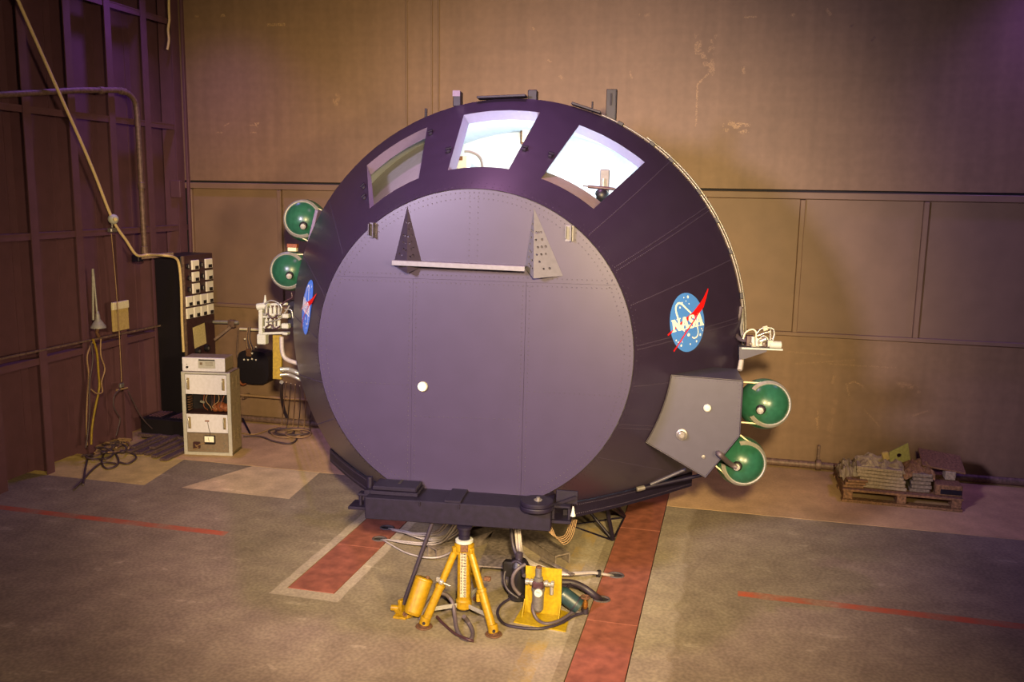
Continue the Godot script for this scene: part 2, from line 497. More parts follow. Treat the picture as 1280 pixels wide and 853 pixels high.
const FX0 := -7.5
const FX1 := 4.5
const FZ0 := -8.88
const FZ1 := -4.4
const STRIP := [-0.925, -0.54]
const STRIP2 := [-3.275, -2.875]
const STRIP2_END := -6.115
func floor_texture() -> void:
	var w := 2048
	var h := 764
	var n1 := raw_noise(11, 0.0035, w, h, 4)
	var n2 := raw_noise(12, 0.018, w, h, 4)
	var n3 := raw_noise(13, 0.16, w, h, 2)
	var sx := stretched(14, 0.03, w, h, 6, 1)
	var d := PackedByteArray()
	d.resize(w * h * 3)
	for j in h:
		var z := lerpf(FZ0, FZ1, (j + 0.5) / h)
		for i in w:
			var k := j * w + i
			var x := lerpf(FX0, FX1, (i + 0.5) / w)
			var a := n1[k] / 255.0
			var b := n2[k] / 255.0
			var c := n3[k] / 255.0
			var s := sx[k] / 255.0
			var q := 0.80 + 0.18 * a + 0.16 * b + 0.26 * (c - 0.5) + 0.06 * (s - 0.5)
			var r := 0.525 * q
			var g := (0.48 + 0.012 * (b - 0.5)) * q
			var u := (0.40 + 0.02 * (a - 0.5)) * q
			# pale new concrete beside the trenches, ragged where it was trowelled
			var rag := 0.05 * (b - 0.5) + 0.03 * (c - 0.5)
			var e := minf(absf(x - STRIP[0]), absf(x - STRIP[1])) if x < STRIP[0] or x > STRIP[1] else 0.0
			if e + rag * 2.2 < 0.26 and (x > -0.7 or x < -1.0):
				r += 0.07; g += 0.072; u += 0.075
			if x > -3.37 and x < -2.78 and z < -5.985:
				if absf(x + 3.075) + rag * 0.5 < 0.285 and z + rag * 0.5 < -5.99:
					r += 0.13; g += 0.125; u += 0.13
			# two pale rectangles of newer screed against the back slab
			var f1 := z < -8.0 + rag * 0.15 and x > -5.46 + (z + 8.0) * -0.36 and x < -4.235 + (z + 8.0) * 0.10
			var f2 := z < -7.96 + rag * 0.15 and x < -5.87 + (z + 7.96) * 0.15
			if f1 or f2:
				r = 0.80 * (0.84 + 0.22 * b + 0.1 * (c - 0.5))
				g = 0.715 * (0.84 + 0.22 * b + 0.1 * (c - 0.5))
				u = (0.57 if f1 else 0.46) * (0.84 + 0.22 * b + 0.1 * (c - 0.5))
			# red painted line, worn
			if absf(z + 6.99) < 0.052 + 0.02 * (b - 0.5) and (x < -4.33 or x > 0.16):
				var k2 := clampf(1.35 - 1.1 * b - 0.5 * s, 0.25, 0.95)
				r = lerpf(r, 0.70, k2); g = lerpf(g, 0.33, k2); u = lerpf(u, 0.21, k2)
			# yellow painted line, worn
			var yl := absf(x + 1.17 + (z + 7.2) * 0.015)
			if yl < 0.075 + 0.02 * (b - 0.5) and z < -5.2:
				var k3 := clampf(1.0 - 1.1 * b - 0.6 * c, 0.0, 0.6)
				r = lerpf(r, 0.68, k3); g = lerpf(g, 0.56, k3); u = lerpf(u, 0.28, k3)
			# dark spots and pale scrapes
			if c > 0.93 and b > 0.55:
				r *= 0.8; g *= 0.8; u *= 0.8
			if s > 0.80 and b > 0.6:
				r += 0.05; g += 0.05; u += 0.05
			d[k * 3] = int(clampf(r, 0, 1) * 255)
			d[k * 3 + 1] = int(clampf(g, 0, 1) * 255)
			d[k * 3 + 2] = int(clampf(u, 0, 1) * 255)
	image_mat("floor_concrete", d, w, h, 0.62, 0.4)
	# the slab along the back wall
	h = 344
	n1 = raw_noise(21, 0.004, w, h, 4)
	n2 = raw_noise(22, 0.02, w, h, 4)
	n3 = raw_noise(23, 0.16, w, h, 2)
	d.resize(w * h * 3)
	for j in h:
		for i in w:
			var k := j * w + i
			var q := 0.80 + 0.22 * n1[k] / 255.0 + 0.14 * n2[k] / 255.0 + 0.1 * (n3[k] / 255.0 - 0.5)
			d[k * 3] = int(clampf(0.74 * q, 0, 1) * 255)
			d[k * 3 + 1] = int(clampf(0.62 * q, 0, 1) * 255)
			d[k * 3 + 2] = int(clampf(0.47 * q, 0, 1) * 255)
	image_mat("back_concrete", d, w, h, 0.62, 0.4)

func slab(parent: Node, called: String, x0: float, x1: float, z0: float, z1: float, m: Material, v0: float, v1: float) -> void:
	var b := MB.new()
	var uv := func(p: Vector3) -> Vector2:
		return Vector2((p.x - FX0) / (FX1 - FX0), (p.z - v0) / (v1 - v0))
	var A := Vector3(x0, 0, z0)
	var B := Vector3(x1, 0, z0)
	var C := Vector3(x1, 0, z1)
	var D := Vector3(x0, 0, z1)
	b.quad_uv(A, B, C, D, Vector3.UP, uv.call(A), uv.call(B), uv.call(C), uv.call(D))
	var dn := Vector3(0, -0.3, 0)
	b.quad(A, B, B + dn, A + dn, Vector3(0, 0, -1))
	b.quad(C, D, D + dn, C + dn, Vector3(0, 0, 1))
	b.quad(B, C, C + dn, B + dn, Vector3(1, 0, 0))
	b.quad(A, D, D + dn, A + dn, Vector3(-1, 0, 0))
	b.quad(A + dn, B + dn, C + dn, D + dn, Vector3(0, -1, 0))
	make(b, called, m, parent)

const MARKS_UP := [
		[[905, 160], [920, 158], [935, 161], 0.06, 0.5], [[912, 156], [930, 164], 0.05, 0.45],
		[[872, 45], [873, 65], [884, 80], [893, 90], 0.05, 0.32], [[893, 45], [888, 70], [890, 88], 0.04, 0.22], [[929, 84], [930, 92], 0.02, 0.45], [[886, 92], [872, 106], [870, 158], 0.012, 0.4],
		[[930, 22], [945, 22], 0.012, 0.5], [[1033, 12], [1038, 20], 0.02, 0.4], [[420, 130], [424, 120], 0.05, 0.3], 
		[[335, 32], [358, 31], 0.02, 0.5], [[272, 166], [280, 166], 0.008, 0.5], [[282, 158], [288, 154], 0.008, 0.5], [[313, 157], [322, 157], [326, 154], [320, 154], [324, 160], 0.008, 0.55], [[315, 166], [322, 166], 0.01, 0.45],
		[[246, 21], [250, 21], 0.015, 0.4], [[278, 20], [283, 20], 0.02, 0.6], [[667, 35], [669, 38], 0.012, 0.5], [[685, 75], [690, 78], 0.01, 0.4], 
		[[1062, 35], [1066, 31], 0.012, -0.5], [[1088, 52], [1094, 46], 0.012, -0.5], [[990, 18], [992, 20], 0.02, 0.3], [[800, 20], [812, 18], 0.03, 0.2], [[700, 95], [704, 99], 0.02, 0.25], [[788, 90], [790, 98], 0.012, 0.3],
]
const MARKS_LOW := [
		[[1020, 515], [1021, 524], 0.03, 0.45], [[1021, 522], [1022, 537], 0.012, 0.4], [[1060, 480], [1068, 477], [1080, 484], 0.012, 0.3], [[1058, 480], [1062, 496], 0.012, 0.25],
		[[1122, 480], [1142, 484], [1150, 490], 0.04, 0.16], [[1035, 455], [1120, 460], 0.01, 0.14], [[1080, 512], [1100, 534], 0.01, 0.18], [[1140, 520], [1160, 514], 0.015, 0.2], [[1043, 470], [1040, 480], 0.02, 0.2], [[985, 440], [1040, 444], 0.012, 0.12], [[1045, 500], [1035, 545], 0.03, 0.08], [[995, 455], [1070, 450], 0.008, 0.14],
]
func wall_texture() -> void:
	# chalk marks, scuffs and worn paint: pixel path in the photograph, width (m), strength
	var marks := MARKS_UP
	wall_image("wall_upper", 448, 3.165, 5.6, marks)
	marks = MARKS_LOW
	wall_image("wall_lower", 300, 0.0, 1.53, marks)
func wall_image(called: String, h: int, y0: float, y1: float, marks: Array) -> void:
	var w := 2048
	var x0 := -7.5
	var x1 := 3.6
	var n1 := raw_noise(31, 0.005, w, h, 4)
	var n2 := raw_noise(32, 0.05, w, h, 3)
	var sv := stretched(33, 0.03, w, h, 1, 14)
	var sh := stretched(34, 0.04, w, h, 14, 1)
	var d := PackedByteArray()
	d.resize(w * h * 3)
	for k in w * h:
		var q := 0.91 + 0.04 * n1[k] / 255.0 + 0.06 * (n2[k] / 255.0 - 0.5) + 0.07 * (sv[k] / 255.0 - 0.5) + 0.04 * (sh[k] / 255.0 - 0.5)
		d[k * 3] = int(clampf(0.52 * q, 0, 1) * 255)
		d[k * 3 + 1] = int(clampf(0.42 * q, 0, 1) * 255)
		d[k * 3 + 2] = int(clampf(0.345 * q, 0, 1) * 255)
	for mk in marks:
		var wid: float = mk[mk.size() - 2]
		var st: float = mk[mk.size() - 1]
		for i in mk.size() - 3:
			var a := on_z(mk[i][0], mk[i][1], ZB)
			var e := on_z(mk[i + 1][0], mk[i + 1][1], ZB)
			var P := Vector2((a.x - x0) / (x1 - x0) * w, (y1 - a.y) / (y1 - y0) * h)
			var Q := Vector2((e.x - x0) / (x1 - x0) * w, (y1 - e.y) / (y1 - y0) * h)
			var rr := wid / (x1 - x0) * w * 0.8
			var ink := [133 + int(70 * st), 107 + int(62 * st), 88 + int(30 * st)]      # chalk or scraped paint, one flat colour a mark
			var along := (Q - P).normalized()
			for grain in int((P.distance_to(Q) + rr) * maxf(1.0, rr) * 1.1) + 4:
				var c := P.lerp(Q, rng.randf()) + along * rng.randf_range(-rr, rr) * 0.6 + along.orthogonal() * rng.randf_range(-rr, rr)
				if c.x < 1 or c.y < 1 or c.x >= w - 1 or c.y >= h - 1:
					continue
				var k := int(c.y) * w + int(c.x)
				if rr > 4.0 and n2[k] < 120:
					continue
				for ch in 3:
					d[k * 3 + ch] = ink[ch]
	image_mat(called, d, w, h, 0.55, 0.4)

func room() -> void:
	floor_texture()
	wall_texture()
	var fl := setting("floor")
	slab(fl, "slab", FX0, STRIP2[0], FZ0, FZ1, M.floor_concrete, FZ0, FZ1)
	slab(fl, "slab", STRIP2[0], STRIP2[1], STRIP2_END, FZ1, M.floor_concrete, FZ0, FZ1)
	slab(fl, "slab", STRIP2[1], STRIP[0], FZ0, FZ1, M.floor_concrete, FZ0, FZ1)
	slab(fl, "slab", STRIP[1], FX1, FZ0, FZ1, M.floor_concrete, FZ0, FZ1)
	slab(fl, "slab", FX1, 6.4, FZ0, FZ1, M.floor_plain, FZ0, FZ1)
	slab(fl, "slab", -7.6, STRIP[0], FZ1, 5.2, M.floor_plain, FZ0, FZ1)
	slab(fl, "slab", STRIP[1], 6.4, FZ1, 5.2, M.floor_plain, FZ0, FZ1)
	slab(fl, "back_slab", -7.6, STRIP[0], -10.95, FZ0 - 0.008, M.back_concrete, -10.95, FZ0)
	slab(fl, "back_slab", STRIP[1], 6.4, -10.95, FZ0 - 0.008, M.back_concrete, -10.95, FZ0)
	make(MB.new().box(Vector3(-0.6, -0.36, -2.9), Vector3(14.2, 0.1, 16.3)), "pit_bottom", M.pit, fl)
	# trench covers: steel plates let into the floor
	var cuts := [on_y(827, 665).z, on_y(796, 783).z]
	var edges := [-10.9, -9.55, cuts[0], cuts[1], -4.75, -3.2, -1.6, 0.0, 1.6, 3.2, 5.2]
	for i in edges.size() - 1:
		cover(fl, STRIP, edges[i], edges[i + 1], [on_y(770, 720), on_y(752, 750)])
	var edges2 := [FZ0, -7.05, STRIP2_END]
	for i in 2:
		cover(fl, STRIP2, edges2[i], edges2[i + 1], [on_y(484, 660.5), on_y(474.5, 674.5)])
	# back wall: upper sheet, rails, panels and battens
	var wb := setting("wall_back", Vector3(-0.6, 0, ZB))
	var b := MB.new()
	var zu := ZB + 0.035
	var U := func(p: Vector3) -> Vector2:
		return Vector2((p.x + 7.5) / 11.1, (5.6 - p.y) / 2.435)
	var q := [Vector3(-7.6, 3.165, zu), Vector3(6.4, 3.165, zu), Vector3(6.4, 7.7, zu), Vector3(-7.6, 7.7, zu)]
	b.quad_uv(q[0], q[1], q[2], q[3], Vector3.BACK, U.call(q[0]), U.call(q[1]), U.call(q[2]), U.call(q[3]))
	b.quad(q[0], q[1], q[1] - Vector3(0, 0, 0.2), q[0] - Vector3(0, 0, 0.2), Vector3.DOWN)
	make(b, "upper_sheet", M.wall_upper, wb)
	make(MB.new().box(Vector3(-0.6, 3.7, ZB - 0.15), Vector3(14.2, 8.0, 0.2)), "wall_core", M.groove, wb)
	make(MB.new().box(Vector3(-0.6, 3.1, ZB + 0.0), Vector3(14.0, 0.075, 0.09), 0.006), "top_rail", M.wall_metal, wb)
	make(MB.new().bar(Vector3(-7.6, 1.545, ZB + 0.0), Vector3(6.4, 1.545, ZB + 0.0), 0.11, 0.045, Vector3.UP, 0.004), "middle_rail", M.wall_metal, wb)
	var L := func(p: Vector3) -> Vector2:
		return Vector2((p.x + 7.5) / 11.1, (1.53 - p.y) / 1.53)
	q = [Vector3(-7.6, 0, ZB), Vector3(6.4, 0, ZB), Vector3(6.4, 1.53, ZB), Vector3(-7.6, 1.53, ZB)]
	b = MB.new()
	b.quad_uv(q[0], q[1], q[2], q[3], Vector3.BACK, L.call(q[0]), L.call(q[1]), L.call(q[2]), L.call(q[3]))
	b.quad(q[2], q[3], q[3] - Vector3(0, 0, 0.1), q[2] - Vector3(0, 0, 0.1), Vector3.UP)
	make(b, "lower_sheet", M.wall_lower, wb)
	var bx := -6.99
	while bx < 6.0:
		make(MB.new().box(Vector3(bx, 2.31, ZB + 0.012), Vector3(0.055, 1.49, 0.07), 0.006), "batten", M.wall_metal, wb)
		make(MB.new().box(Vector3(bx + 0.64, 2.31, ZB - 0.02), Vector3(1.224, 1.5, 0.04), 0.003), "panel", M.wall_metal, wb)
		bx += 1.28
	for px in [509.5, 541.0, 549.5]:
		var p := on_z(px, 80, ZB)
		make(MB.new().tube([Vector3(p.x, 7.6, ZB + 0.055), Vector3(p.x + 0.006, 4.4, ZB + 0.055), Vector3(p.x, 2.0, ZB + 0.055)], 0.011 if px < 520 else 0.008, 7), "conduit", M.wall_metal, wb)
	# pipe along the foot of the wall, with flanges
	var pz := ZB + 0.14
	var pp := setting("baseboard_back", Vector3(-0.6, 0, pz))
	make(MB.new().tube([Vector3(-7.2, 0.055, pz), Vector3(6.3, 0.055, pz)], 0.042, 12), "pipe", M.conduit, pp)
	for x in [-4.2, on_z(1023, 577, pz).x, 4.0]:
		make(MB.new().cyl(Vector3(x - 0.03, 0.06, pz), Vector3(x + 0.03, 0.06, pz), 0.062, 14, 0.004), "flange", M.conduit, pp)
		make(MB.new().box(Vector3(x, 0.16, pz - 0.05), Vector3(0.03, 0.24, 0.03), 0.003), "bracket", M.conduit, pp)
	# side wall: sheet, studs, girts
	var wl := setting("wall_left", Vector3(XL, 0, -3.0))
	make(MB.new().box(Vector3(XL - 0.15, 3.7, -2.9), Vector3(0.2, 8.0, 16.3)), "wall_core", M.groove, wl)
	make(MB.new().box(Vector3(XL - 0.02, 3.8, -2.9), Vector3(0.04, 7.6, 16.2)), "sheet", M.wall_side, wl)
	var sz := -10.05
	while sz < 5.0:
		var s := MB.new()     # a channel stud: web and two flanges
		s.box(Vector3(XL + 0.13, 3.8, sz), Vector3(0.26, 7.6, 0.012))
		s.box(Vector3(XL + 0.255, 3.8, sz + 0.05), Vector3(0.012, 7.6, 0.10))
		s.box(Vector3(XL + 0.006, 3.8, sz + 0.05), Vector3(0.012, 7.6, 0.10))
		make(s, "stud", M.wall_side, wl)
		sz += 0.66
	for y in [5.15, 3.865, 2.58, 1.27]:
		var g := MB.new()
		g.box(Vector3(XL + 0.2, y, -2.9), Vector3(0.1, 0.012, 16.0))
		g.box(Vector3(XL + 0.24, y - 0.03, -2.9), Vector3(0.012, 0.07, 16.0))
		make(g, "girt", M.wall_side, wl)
	var cpost := MB.new()
	cpost.box(Vector3(XL + 0.16, 3.8, ZB + 0.17), Vector3(0.2, 7.6, 0.014))
	cpost.box(Vector3(XL + 0.26, 3.8, ZB + 0.12), Vector3(0.014, 7.6, 0.16))
	cpost.box(Vector3(XL + 0.33, 3.8, ZB + 0.06), Vector3(0.03, 7.6, 0.05), 0.004)
	make(cpost, "corner_post", M.wall_side, wl)
	make(MB.new().box(Vector3(XL + 0.24, 3.05, ZB + 0.2), Vector3(0.14, 0.22, 0.05), 0.006), "gusset", M.wall_side, wl)
	var wr := setting("wall_right", Vector3(6.4, 0, -3.0))
	make(MB.new().box(Vector3(6.5, 3.7, -2.9), Vector3(0.2, 8.0, 16.3)), "sheet", M.wall_room, wr)
	var wf := setting("wall_front", Vector3(-0.6, 0, 5.2))
	make(MB.new().box(Vector3(-0.6, 3.7, 5.3), Vector3(14.2, 8.0, 0.2)), "sheet", M.wall_room, wf)
	var ce := setting("ceiling", Vector3(-0.6, 7.6, -3.0))
	make(MB.new().box(Vector3(-0.6, 7.75, -2.9), Vector3(14.2, 0.2, 16.3)), "roof_deck", M.wall_room, ce)
	for z in [-9.0, -6.0, -3.0, 0.0, 3.0]:
		make(MB.new().box(Vector3(-0.6, 7.5, z), Vector3(13.8, 0.3, 0.15), 0.01), "roof_beam", M.wall_room, ce)

func cover(parent: Node, xs: Array, z0: float, z1: float, holes: Array) -> void:
	var inside: Array = []
	for hp in holes:
		if hp.z > z0 and hp.z < z1:
			inside.append(hp)
	var w: float = xs[1] - xs[0] - 0.014
	var c := Vector3((xs[0] + xs[1]) * 0.5, -0.008, (z0 + z1) * 0.5)
	if inside.is_empty():
		make(MB.new().box(c, Vector3(w, 0.02, z1 - z0 - 0.006), 0.002), "trench_plate", M.plate_red, parent)
		return
	# the plate as outlines with a keyhole cut to each opening
	inside.sort_custom(func(p, q): return p.z < q.z)
	var za := z0 + 0.003
	var top := MB.new()
	for n in inside.size():
		var hp: Vector3 = inside[n]
		var zb: float = z1 - 0.003 if n == inside.size() - 1 else (hp.z + inside[n + 1].z) * 0.5
		var xa: float = xs[0] + 0.007
		var xb: float = xs[1] - 0.007
		var ring := PackedVector2Array()
		for k in 21:
			var a := PI / 2 + 0.006 - TAU * k / 20.0 * 0.998
			ring.append(Vector2(hp.x + cos(a) * 0.055, hp.z + sin(a) * 0.043))
		var poly := PackedVector2Array([Vector2(xa, za), Vector2(xb, za), Vector2(xb, zb), Vector2(hp.x + 0.0004, zb)])
		for p in ring: poly.append(Vector2(clampf(p.x, xa + 0.002, xb), p.y))
		poly.append(Vector2(hp.x - 0.0004, zb))
		poly.append(Vector2(xa, zb))
		top.prism(poly, 0.02, Transform3D(Basis(Vector3(1, 0, 0), Vector3(0, 0, 1), Vector3(0, -1, 0)), Vector3(0, 0.002, 0)))
		za = zb
		var rim: Array = []
		for k in 17:
			rim.append(Vector3(maxf(hp.x + cos(TAU * k / 16.0) * 0.062, xa), 0.003, hp.z + sin(TAU * k / 16.0) * 0.05))
		make(MB.new().tube(rim, 0.009, 6, false), "grommet", M.rubber, parent)
		make(MB.new().lathe([Vector2(0, -0.09), Vector2(1, -0.09), Vector2(1, 0.0)], 18, Transform3D(Basis.from_scale(Vector3(0.053, 1, 0.041)), Vector3(maxf(hp.x, xa + 0.053), 0, hp.z))), "sleeve", M.pit, parent)  # closed dark lining added to stand in for shade in the opening
	make(top, "trench_plate", M.plate_red, parent)

# ---- the capsule
func cone_at(deg: float, s: float, inset := 0.0) -> Vector3:
	var r := R0 + (R1 - R0) * s
	var a := deg_to_rad(deg)
	var k := (R1 - R0) / CL
	var nn := Vector3(sin(a), cos(a), k).normalized()
	return Vector3(sin(a) * r, cos(a) * r, -CL * s) - nn * inset
func cone_n(deg: float) -> Vector3:
	var a := deg_to_rad(deg)
	return Vector3(sin(a), cos(a), (R1 - R0) / CL).normalized()
func limit_deg(s: float) -> float:
	return rad_to_deg(acos(clampf(-R0 / (R0 + (R1 - R0) * s), -1.0, 1.0)))
const WINDOWS := [[-41.0, -21.8, 0.215, 0.83], [-11.8, 8.0, 0.205, 0.845], [18.8, 38.0, 0.195, 0.815]]
const INNER := [[-42.5, -22.6, 0.25, 0.87], [-11.4, 7.4, 0.30, 0.87], [17.9, 38.0, 0.375, 0.845]]
func cone_shell(b: MB, inset: float, holes: Array, sign_: float) -> void:
	var ths: Array = [-90.0, 90.0]
	var ss: Array = [0.0, 1.0]
	for h in holes:
		ths.append(h[0]); ths.append(h[1])
		ss.append(h[2]); ss.append(h[3])
	for k in range(-85, 90, 5): ths.append(float(k))
	for k in range(1, 10): ss.append(k * 0.1)
	ths.sort()
	ss.sort()
	for i in ths.size() - 1:
		if ths[i + 1] - ths[i] < 1e-4: continue
		for j in ss.size() - 1:
			if ss[j + 1] - ss[j] < 1e-4: continue
			var tm: float = (ths[i] + ths[i + 1]) * 0.5
			var sm: float = (ss[j] + ss[j + 1]) * 0.5
			var cut := false
			for h in holes:
				if tm > h[0] and tm < h[1] and sm > h[2] and sm < h[3]: cut = true
			if not cut:
				cone_cell(b, ths[i], ths[i + 1], ths[i], ths[i + 1], ss[j], ss[j + 1], inset, sign_)
	for side in [-1.0, 1.0]:
		for j in 24:
			var s0 := j / 24.0
			var s1 := (j + 1) / 24.0
			for i in 16:
				var f0 := i / 16.0
				var f1 := (i + 1) / 16.0
				cone_cell(b, side * lerpf(90, limit_deg(s0), f0), side * lerpf(90, limit_deg(s0), f1), side * lerpf(90, limit_deg(s1), f0), side * lerpf(90, limit_deg(s1), f1), s0, s1, inset, sign_)
func cone_cell(b: MB, a0: float, a1: float, c0: float, c1: float, s0: float, s1: float, inset: float, sign_: float) -> void:
	var A := cone_at(a0, s0, inset)
	var B := cone_at(a1, s0, inset)
	var C := cone_at(c1, s1, inset)
	var D := cone_at(c0, s1, inset)
	b.tri(A, B, C, cone_n(a0) * sign_, cone_n(a1) * sign_, cone_n(c1) * sign_)
	b.tri(A, C, D, cone_n(a0) * sign_, cone_n(c1) * sign_, cone_n(c0) * sign_)
func cone_row(b: MB, d0: float, s0: float, d1: float, s1: float, r := 0.006, step := 0.026) -> void:
	var l := cone_at(d0, s0).distance_to(cone_at(d1, s1))
	var m := int(l / step)
	for i in m + 1:
		var t := float(i) / maxf(1, m)
		var dd := lerpf(d0, d1, t)
		var s := lerpf(s0, s1, t)
		var blocked := absf(dd) > limit_deg(s) - 0.5
		for h in WINDOWS:
			if dd > h[0] - 0.3 and dd < h[1] + 0.3 and s > h[2] - 0.01 and s < h[3] + 0.01: blocked = true
		if not blocked:
			b.rivet(cone_at(dd, s, -0.0005), cone_n(dd), r)
func flat_row(b: MB, p: Vector2, q: Vector2, z: float, r := 0.005, step := 0.026) -> void:
	var m := int(p.distance_to(q) / step)
	for i in m + 1:
		var c := p.lerp(q, float(i) / maxf(1, m))
		if c.length() < R0 - 0.015:
			b.rivet(Vector3(c.x, c.y, z), Vector3(0, 0, 1), r)

func capsule() -> void:
	var bb := CT.basis.orthonormalized()
	var cap := thing("simulator_capsule", "large black conical spacecraft simulator cab with grey round bulkhead and three lit windows", "simulator", CT * Vector3(0, -1.26, -0.7), "", bb)
	# outer skin with the three window openings
	var b := MB.new().at(CT)
	cone_shell(b, 0.0, WINDOWS, 1.0)
	make(b, "cone_skin", M.black_paint, cap)
	# liner and window reveals
	b = MB.new().at(CT)
	cone_shell(b, 0.1, INNER, -1.0)
	make(b, "cabin_liner", M.cabin_white, cap)
	for w in 3:
		var h: Array = WINDOWS[w]
		var g: Array = INNER[w]
		var wf := MB.new().at(CT)
		for i in 8:
			var f0 := i / 8.0
			var f1 := (i + 1) / 8.0
			var o0 := lerpf(h[0], h[1], f0)
			var o1 := lerpf(h[0], h[1], f1)
			var p0 := lerpf(g[0], g[1], f0)
			var p1 := lerpf(g[0], g[1], f1)
			wf.quad(cone_at(o0, h[3]), cone_at(o1, h[3]), cone_at(p1, g[3], 0.1), cone_at(p0, g[3], 0.1), Vector3(0, -0.6, 1))
		make(wf, "window_head", M.reveal, cap)
		wf = MB.new().at(CT)
		for i in 8:
			var f0 := i / 8.0
			var f1 := (i + 1) / 8.0
			var o0 := lerpf(h[0], h[1], f0)
			var o1 := lerpf(h[0], h[1], f1)
			var p0 := lerpf(g[0], g[1], f0)
			var p1 := lerpf(g[0], g[1], f1)
			wf.quad(cone_at(o0, h[2]), cone_at(o1, h[2]), cone_at(p1, g[2], 0.1), cone_at(p0, g[2], 0.1), Vector3(0, 1, -0.2))
		make(wf, "window_sill", M.rack_brown if w == 2 else M.reveal, cap)
		for e in 2:
			wf = MB.new().at(CT)
			wf.quad(cone_at(h[e], h[2]), cone_at(h[e], h[3]), cone_at(g[e], g[3], 0.1), cone_at(g[e], g[2], 0.1), Vector3(1, 0, 0) if e == 0 else Vector3(-1, 0, 0))
			make(wf, "window_jamb", M.black_paint if w == 2 else M.reveal, cap)
	# small latches on the posts between the windows
	for lt in [[-20.2, 0.72], [-13.2, 0.42], [9.4, 0.42], [17.2, 0.42], [-42.4, 0.55], [-42.4, 0.4]]:
		var p := cone_at(lt[0], lt[1])
		var n := cone_n(lt[0])
		var x := n.cross(Vector3(0, 0, 1)).normalized()
		make(MB.new().at(CT).box(p + n * 0.01, Vector3(0.03, 0.02, 0.08), 0.004, Basis(x, n, x.cross(n))).box(p + n * 0.025, Vector3(0.045, 0.012, 0.03), 0.003, Basis(x, n, x.cross(n))), "latch", M.frame_black, cap)
	# rivet rows on the skin
	b = MB.new().at(CT)
	var dd := 43.5
	while dd < 140.0:
		cone_row(b, dd, 0.03, dd - 1.5, 0.99)
		if int(round((dd - 43.5) / 14.0)) % 2 == 1:
			cone_row(b, dd + 1.3, 0.03, dd - 0.4, 0.99)
		dd += 14.0
	for k in [-56.0, -72.0, -88.0, -104.0, -118.0]:
		cone_row(b, k, 0.03, k, 0.99, 0.005)
	var a := -150.0
	while a < 150.0:
		cone_row(b, a, 0.02, a + 2.6, 0.02, 0.0045, 0.02)
		cone_row(b, a, 0.05, a + 2.6, 0.05, 0.0045, 0.03)
		a += 2.6
	make(b, "rivets", M.rivet_dark, cap).set_meta("kind", "stuff")
	# rear flange, rear body and back wall of the cab
	b = MB.new().at(CT)
	for i in 96:
		var t0 := TAU * i / 96.0
		var t1 := TAU * (i + 1) / 96.0
		var lim := deg_to_rad(limit_deg(1.0))
		if absf(wrapf((t0 + t1) * 0.5, -PI, PI)) > lim: continue
		var o0 := Vector3(sin(t0), cos(t0), 0)
		var o1 := Vector3(sin(t1), cos(t1), 0)
		var zf := Vector3(0, 0, -CL)
		b.tri(o0 * R1 + zf, o1 * R1 + zf, o1 * R1 + zf - Vector3(0, 0, 0.05), o0, o1, o1)
		b.tri(o0 * R1 + zf, o1 * R1 + zf - Vector3(0, 0, 0.05), o0 * R1 + zf - Vector3(0, 0, 0.05), o0, o1, o0)
		b.quad(o0 * R1 + zf - Vector3(0, 0, 0.05), o1 * R1 + zf - Vector3(0, 0, 0.05), o1 * 1.86 + zf - Vector3(0, 0, 0.05), o0 * 1.86 + zf - Vector3(0, 0, 0.05), Vector3(0, 0, -1))
	make(b, "rear_flange", M.black_paint, cap)
	var arc := PackedVector2Array()
	var arc_in := PackedVector2Array()
	var lim2 := acos(-R0 / 1.88)
	for i in 49:
		var t := lerpf(-lim2, lim2, i / 48.0)
		arc.append(Vector2(sin(t), cos(t)) * 1.88)
		arc_in.append(Vector2(sin(t), cos(t)) * 1.84)
	b = MB.new().at(CT)
	var bi := MB.new().at(CT)
	for i in 48:
		for q in [[arc, 1.0, b], [arc_in, -1.0, bi]]:
			var p0: Vector2 = q[0][i]
			var p1: Vector2 = q[0][i + 1]
			q[2].quad(Vector3(p0.x, p0.y, -CL), Vector3(p1.x, p1.y, -CL), Vector3(p1.x, p1.y, -2.6), Vector3(p0.x, p0.y, -2.6), Vector3(p0.x, p0.y, 0) * q[1])
	b.prism(arc, 0.02, Transform3D(Basis.IDENTITY, Vector3(0, 0, -2.62)))
	bi.prism(arc_in, 0.02, Transform3D(Basis.IDENTITY, Vector3(0, 0, -2.58)))
	make(b, "rear_body", M.black_paint, cap)
	make(bi, "cabin_wall", M.cabin_white, cap)
	# inside, behind the bulkhead, and the cab floor
	var deck := PackedVector2Array()
	for k in 13:
		var s := lerpf(0.1, 1.0, k / 12.0)
		var r := R0 + (R1 - R0) * s - 0.12
		deck.append(Vector2(sqrt(maxf(0.01, r * r - R0 * R0)), -CL * s))
	deck.append(Vector2(1.4, -2.58))
	for k in range(13, -1, -1): deck.append(Vector2(-deck[k].x, deck[k].y))
	make(MB.new().at(CT).prism(deck, 0.02, Transform3D(Basis(Vector3(1, 0, 0), Vector3(0, 0, 1), Vector3(0, -1, 0)), Vector3(0, -R0 + 0.02, 0))), "cabin_floor", M.cabin_grey, cap)
	# base frame: a shallow tray along the cut edge of the cone
	var outline := PackedVector2Array()
	for k in 13:
		var s := lerpf(0.03, 1.0, k / 12.0)
		var r := R0 + (R1 - R0) * s
		outline.append(Vector2(sqrt(maxf(0.0, r * r - R0 * R0)) + 0.012, -CL * s))
	outline.append(Vector2(1.62, -2.62))
	var full := PackedVector2Array()
	for p in outline: full.append(p)
	for k in range(outline.size() - 1, -1, -1): full.append(Vector2(-outline[k].x, outline[k].y))
	var lay := Transform3D(Basis(Vector3(1, 0, 0), Vector3(0, 0, 1), Vector3(0, -1, 0)), Vector3(0, -R0 - 0.005, 0))
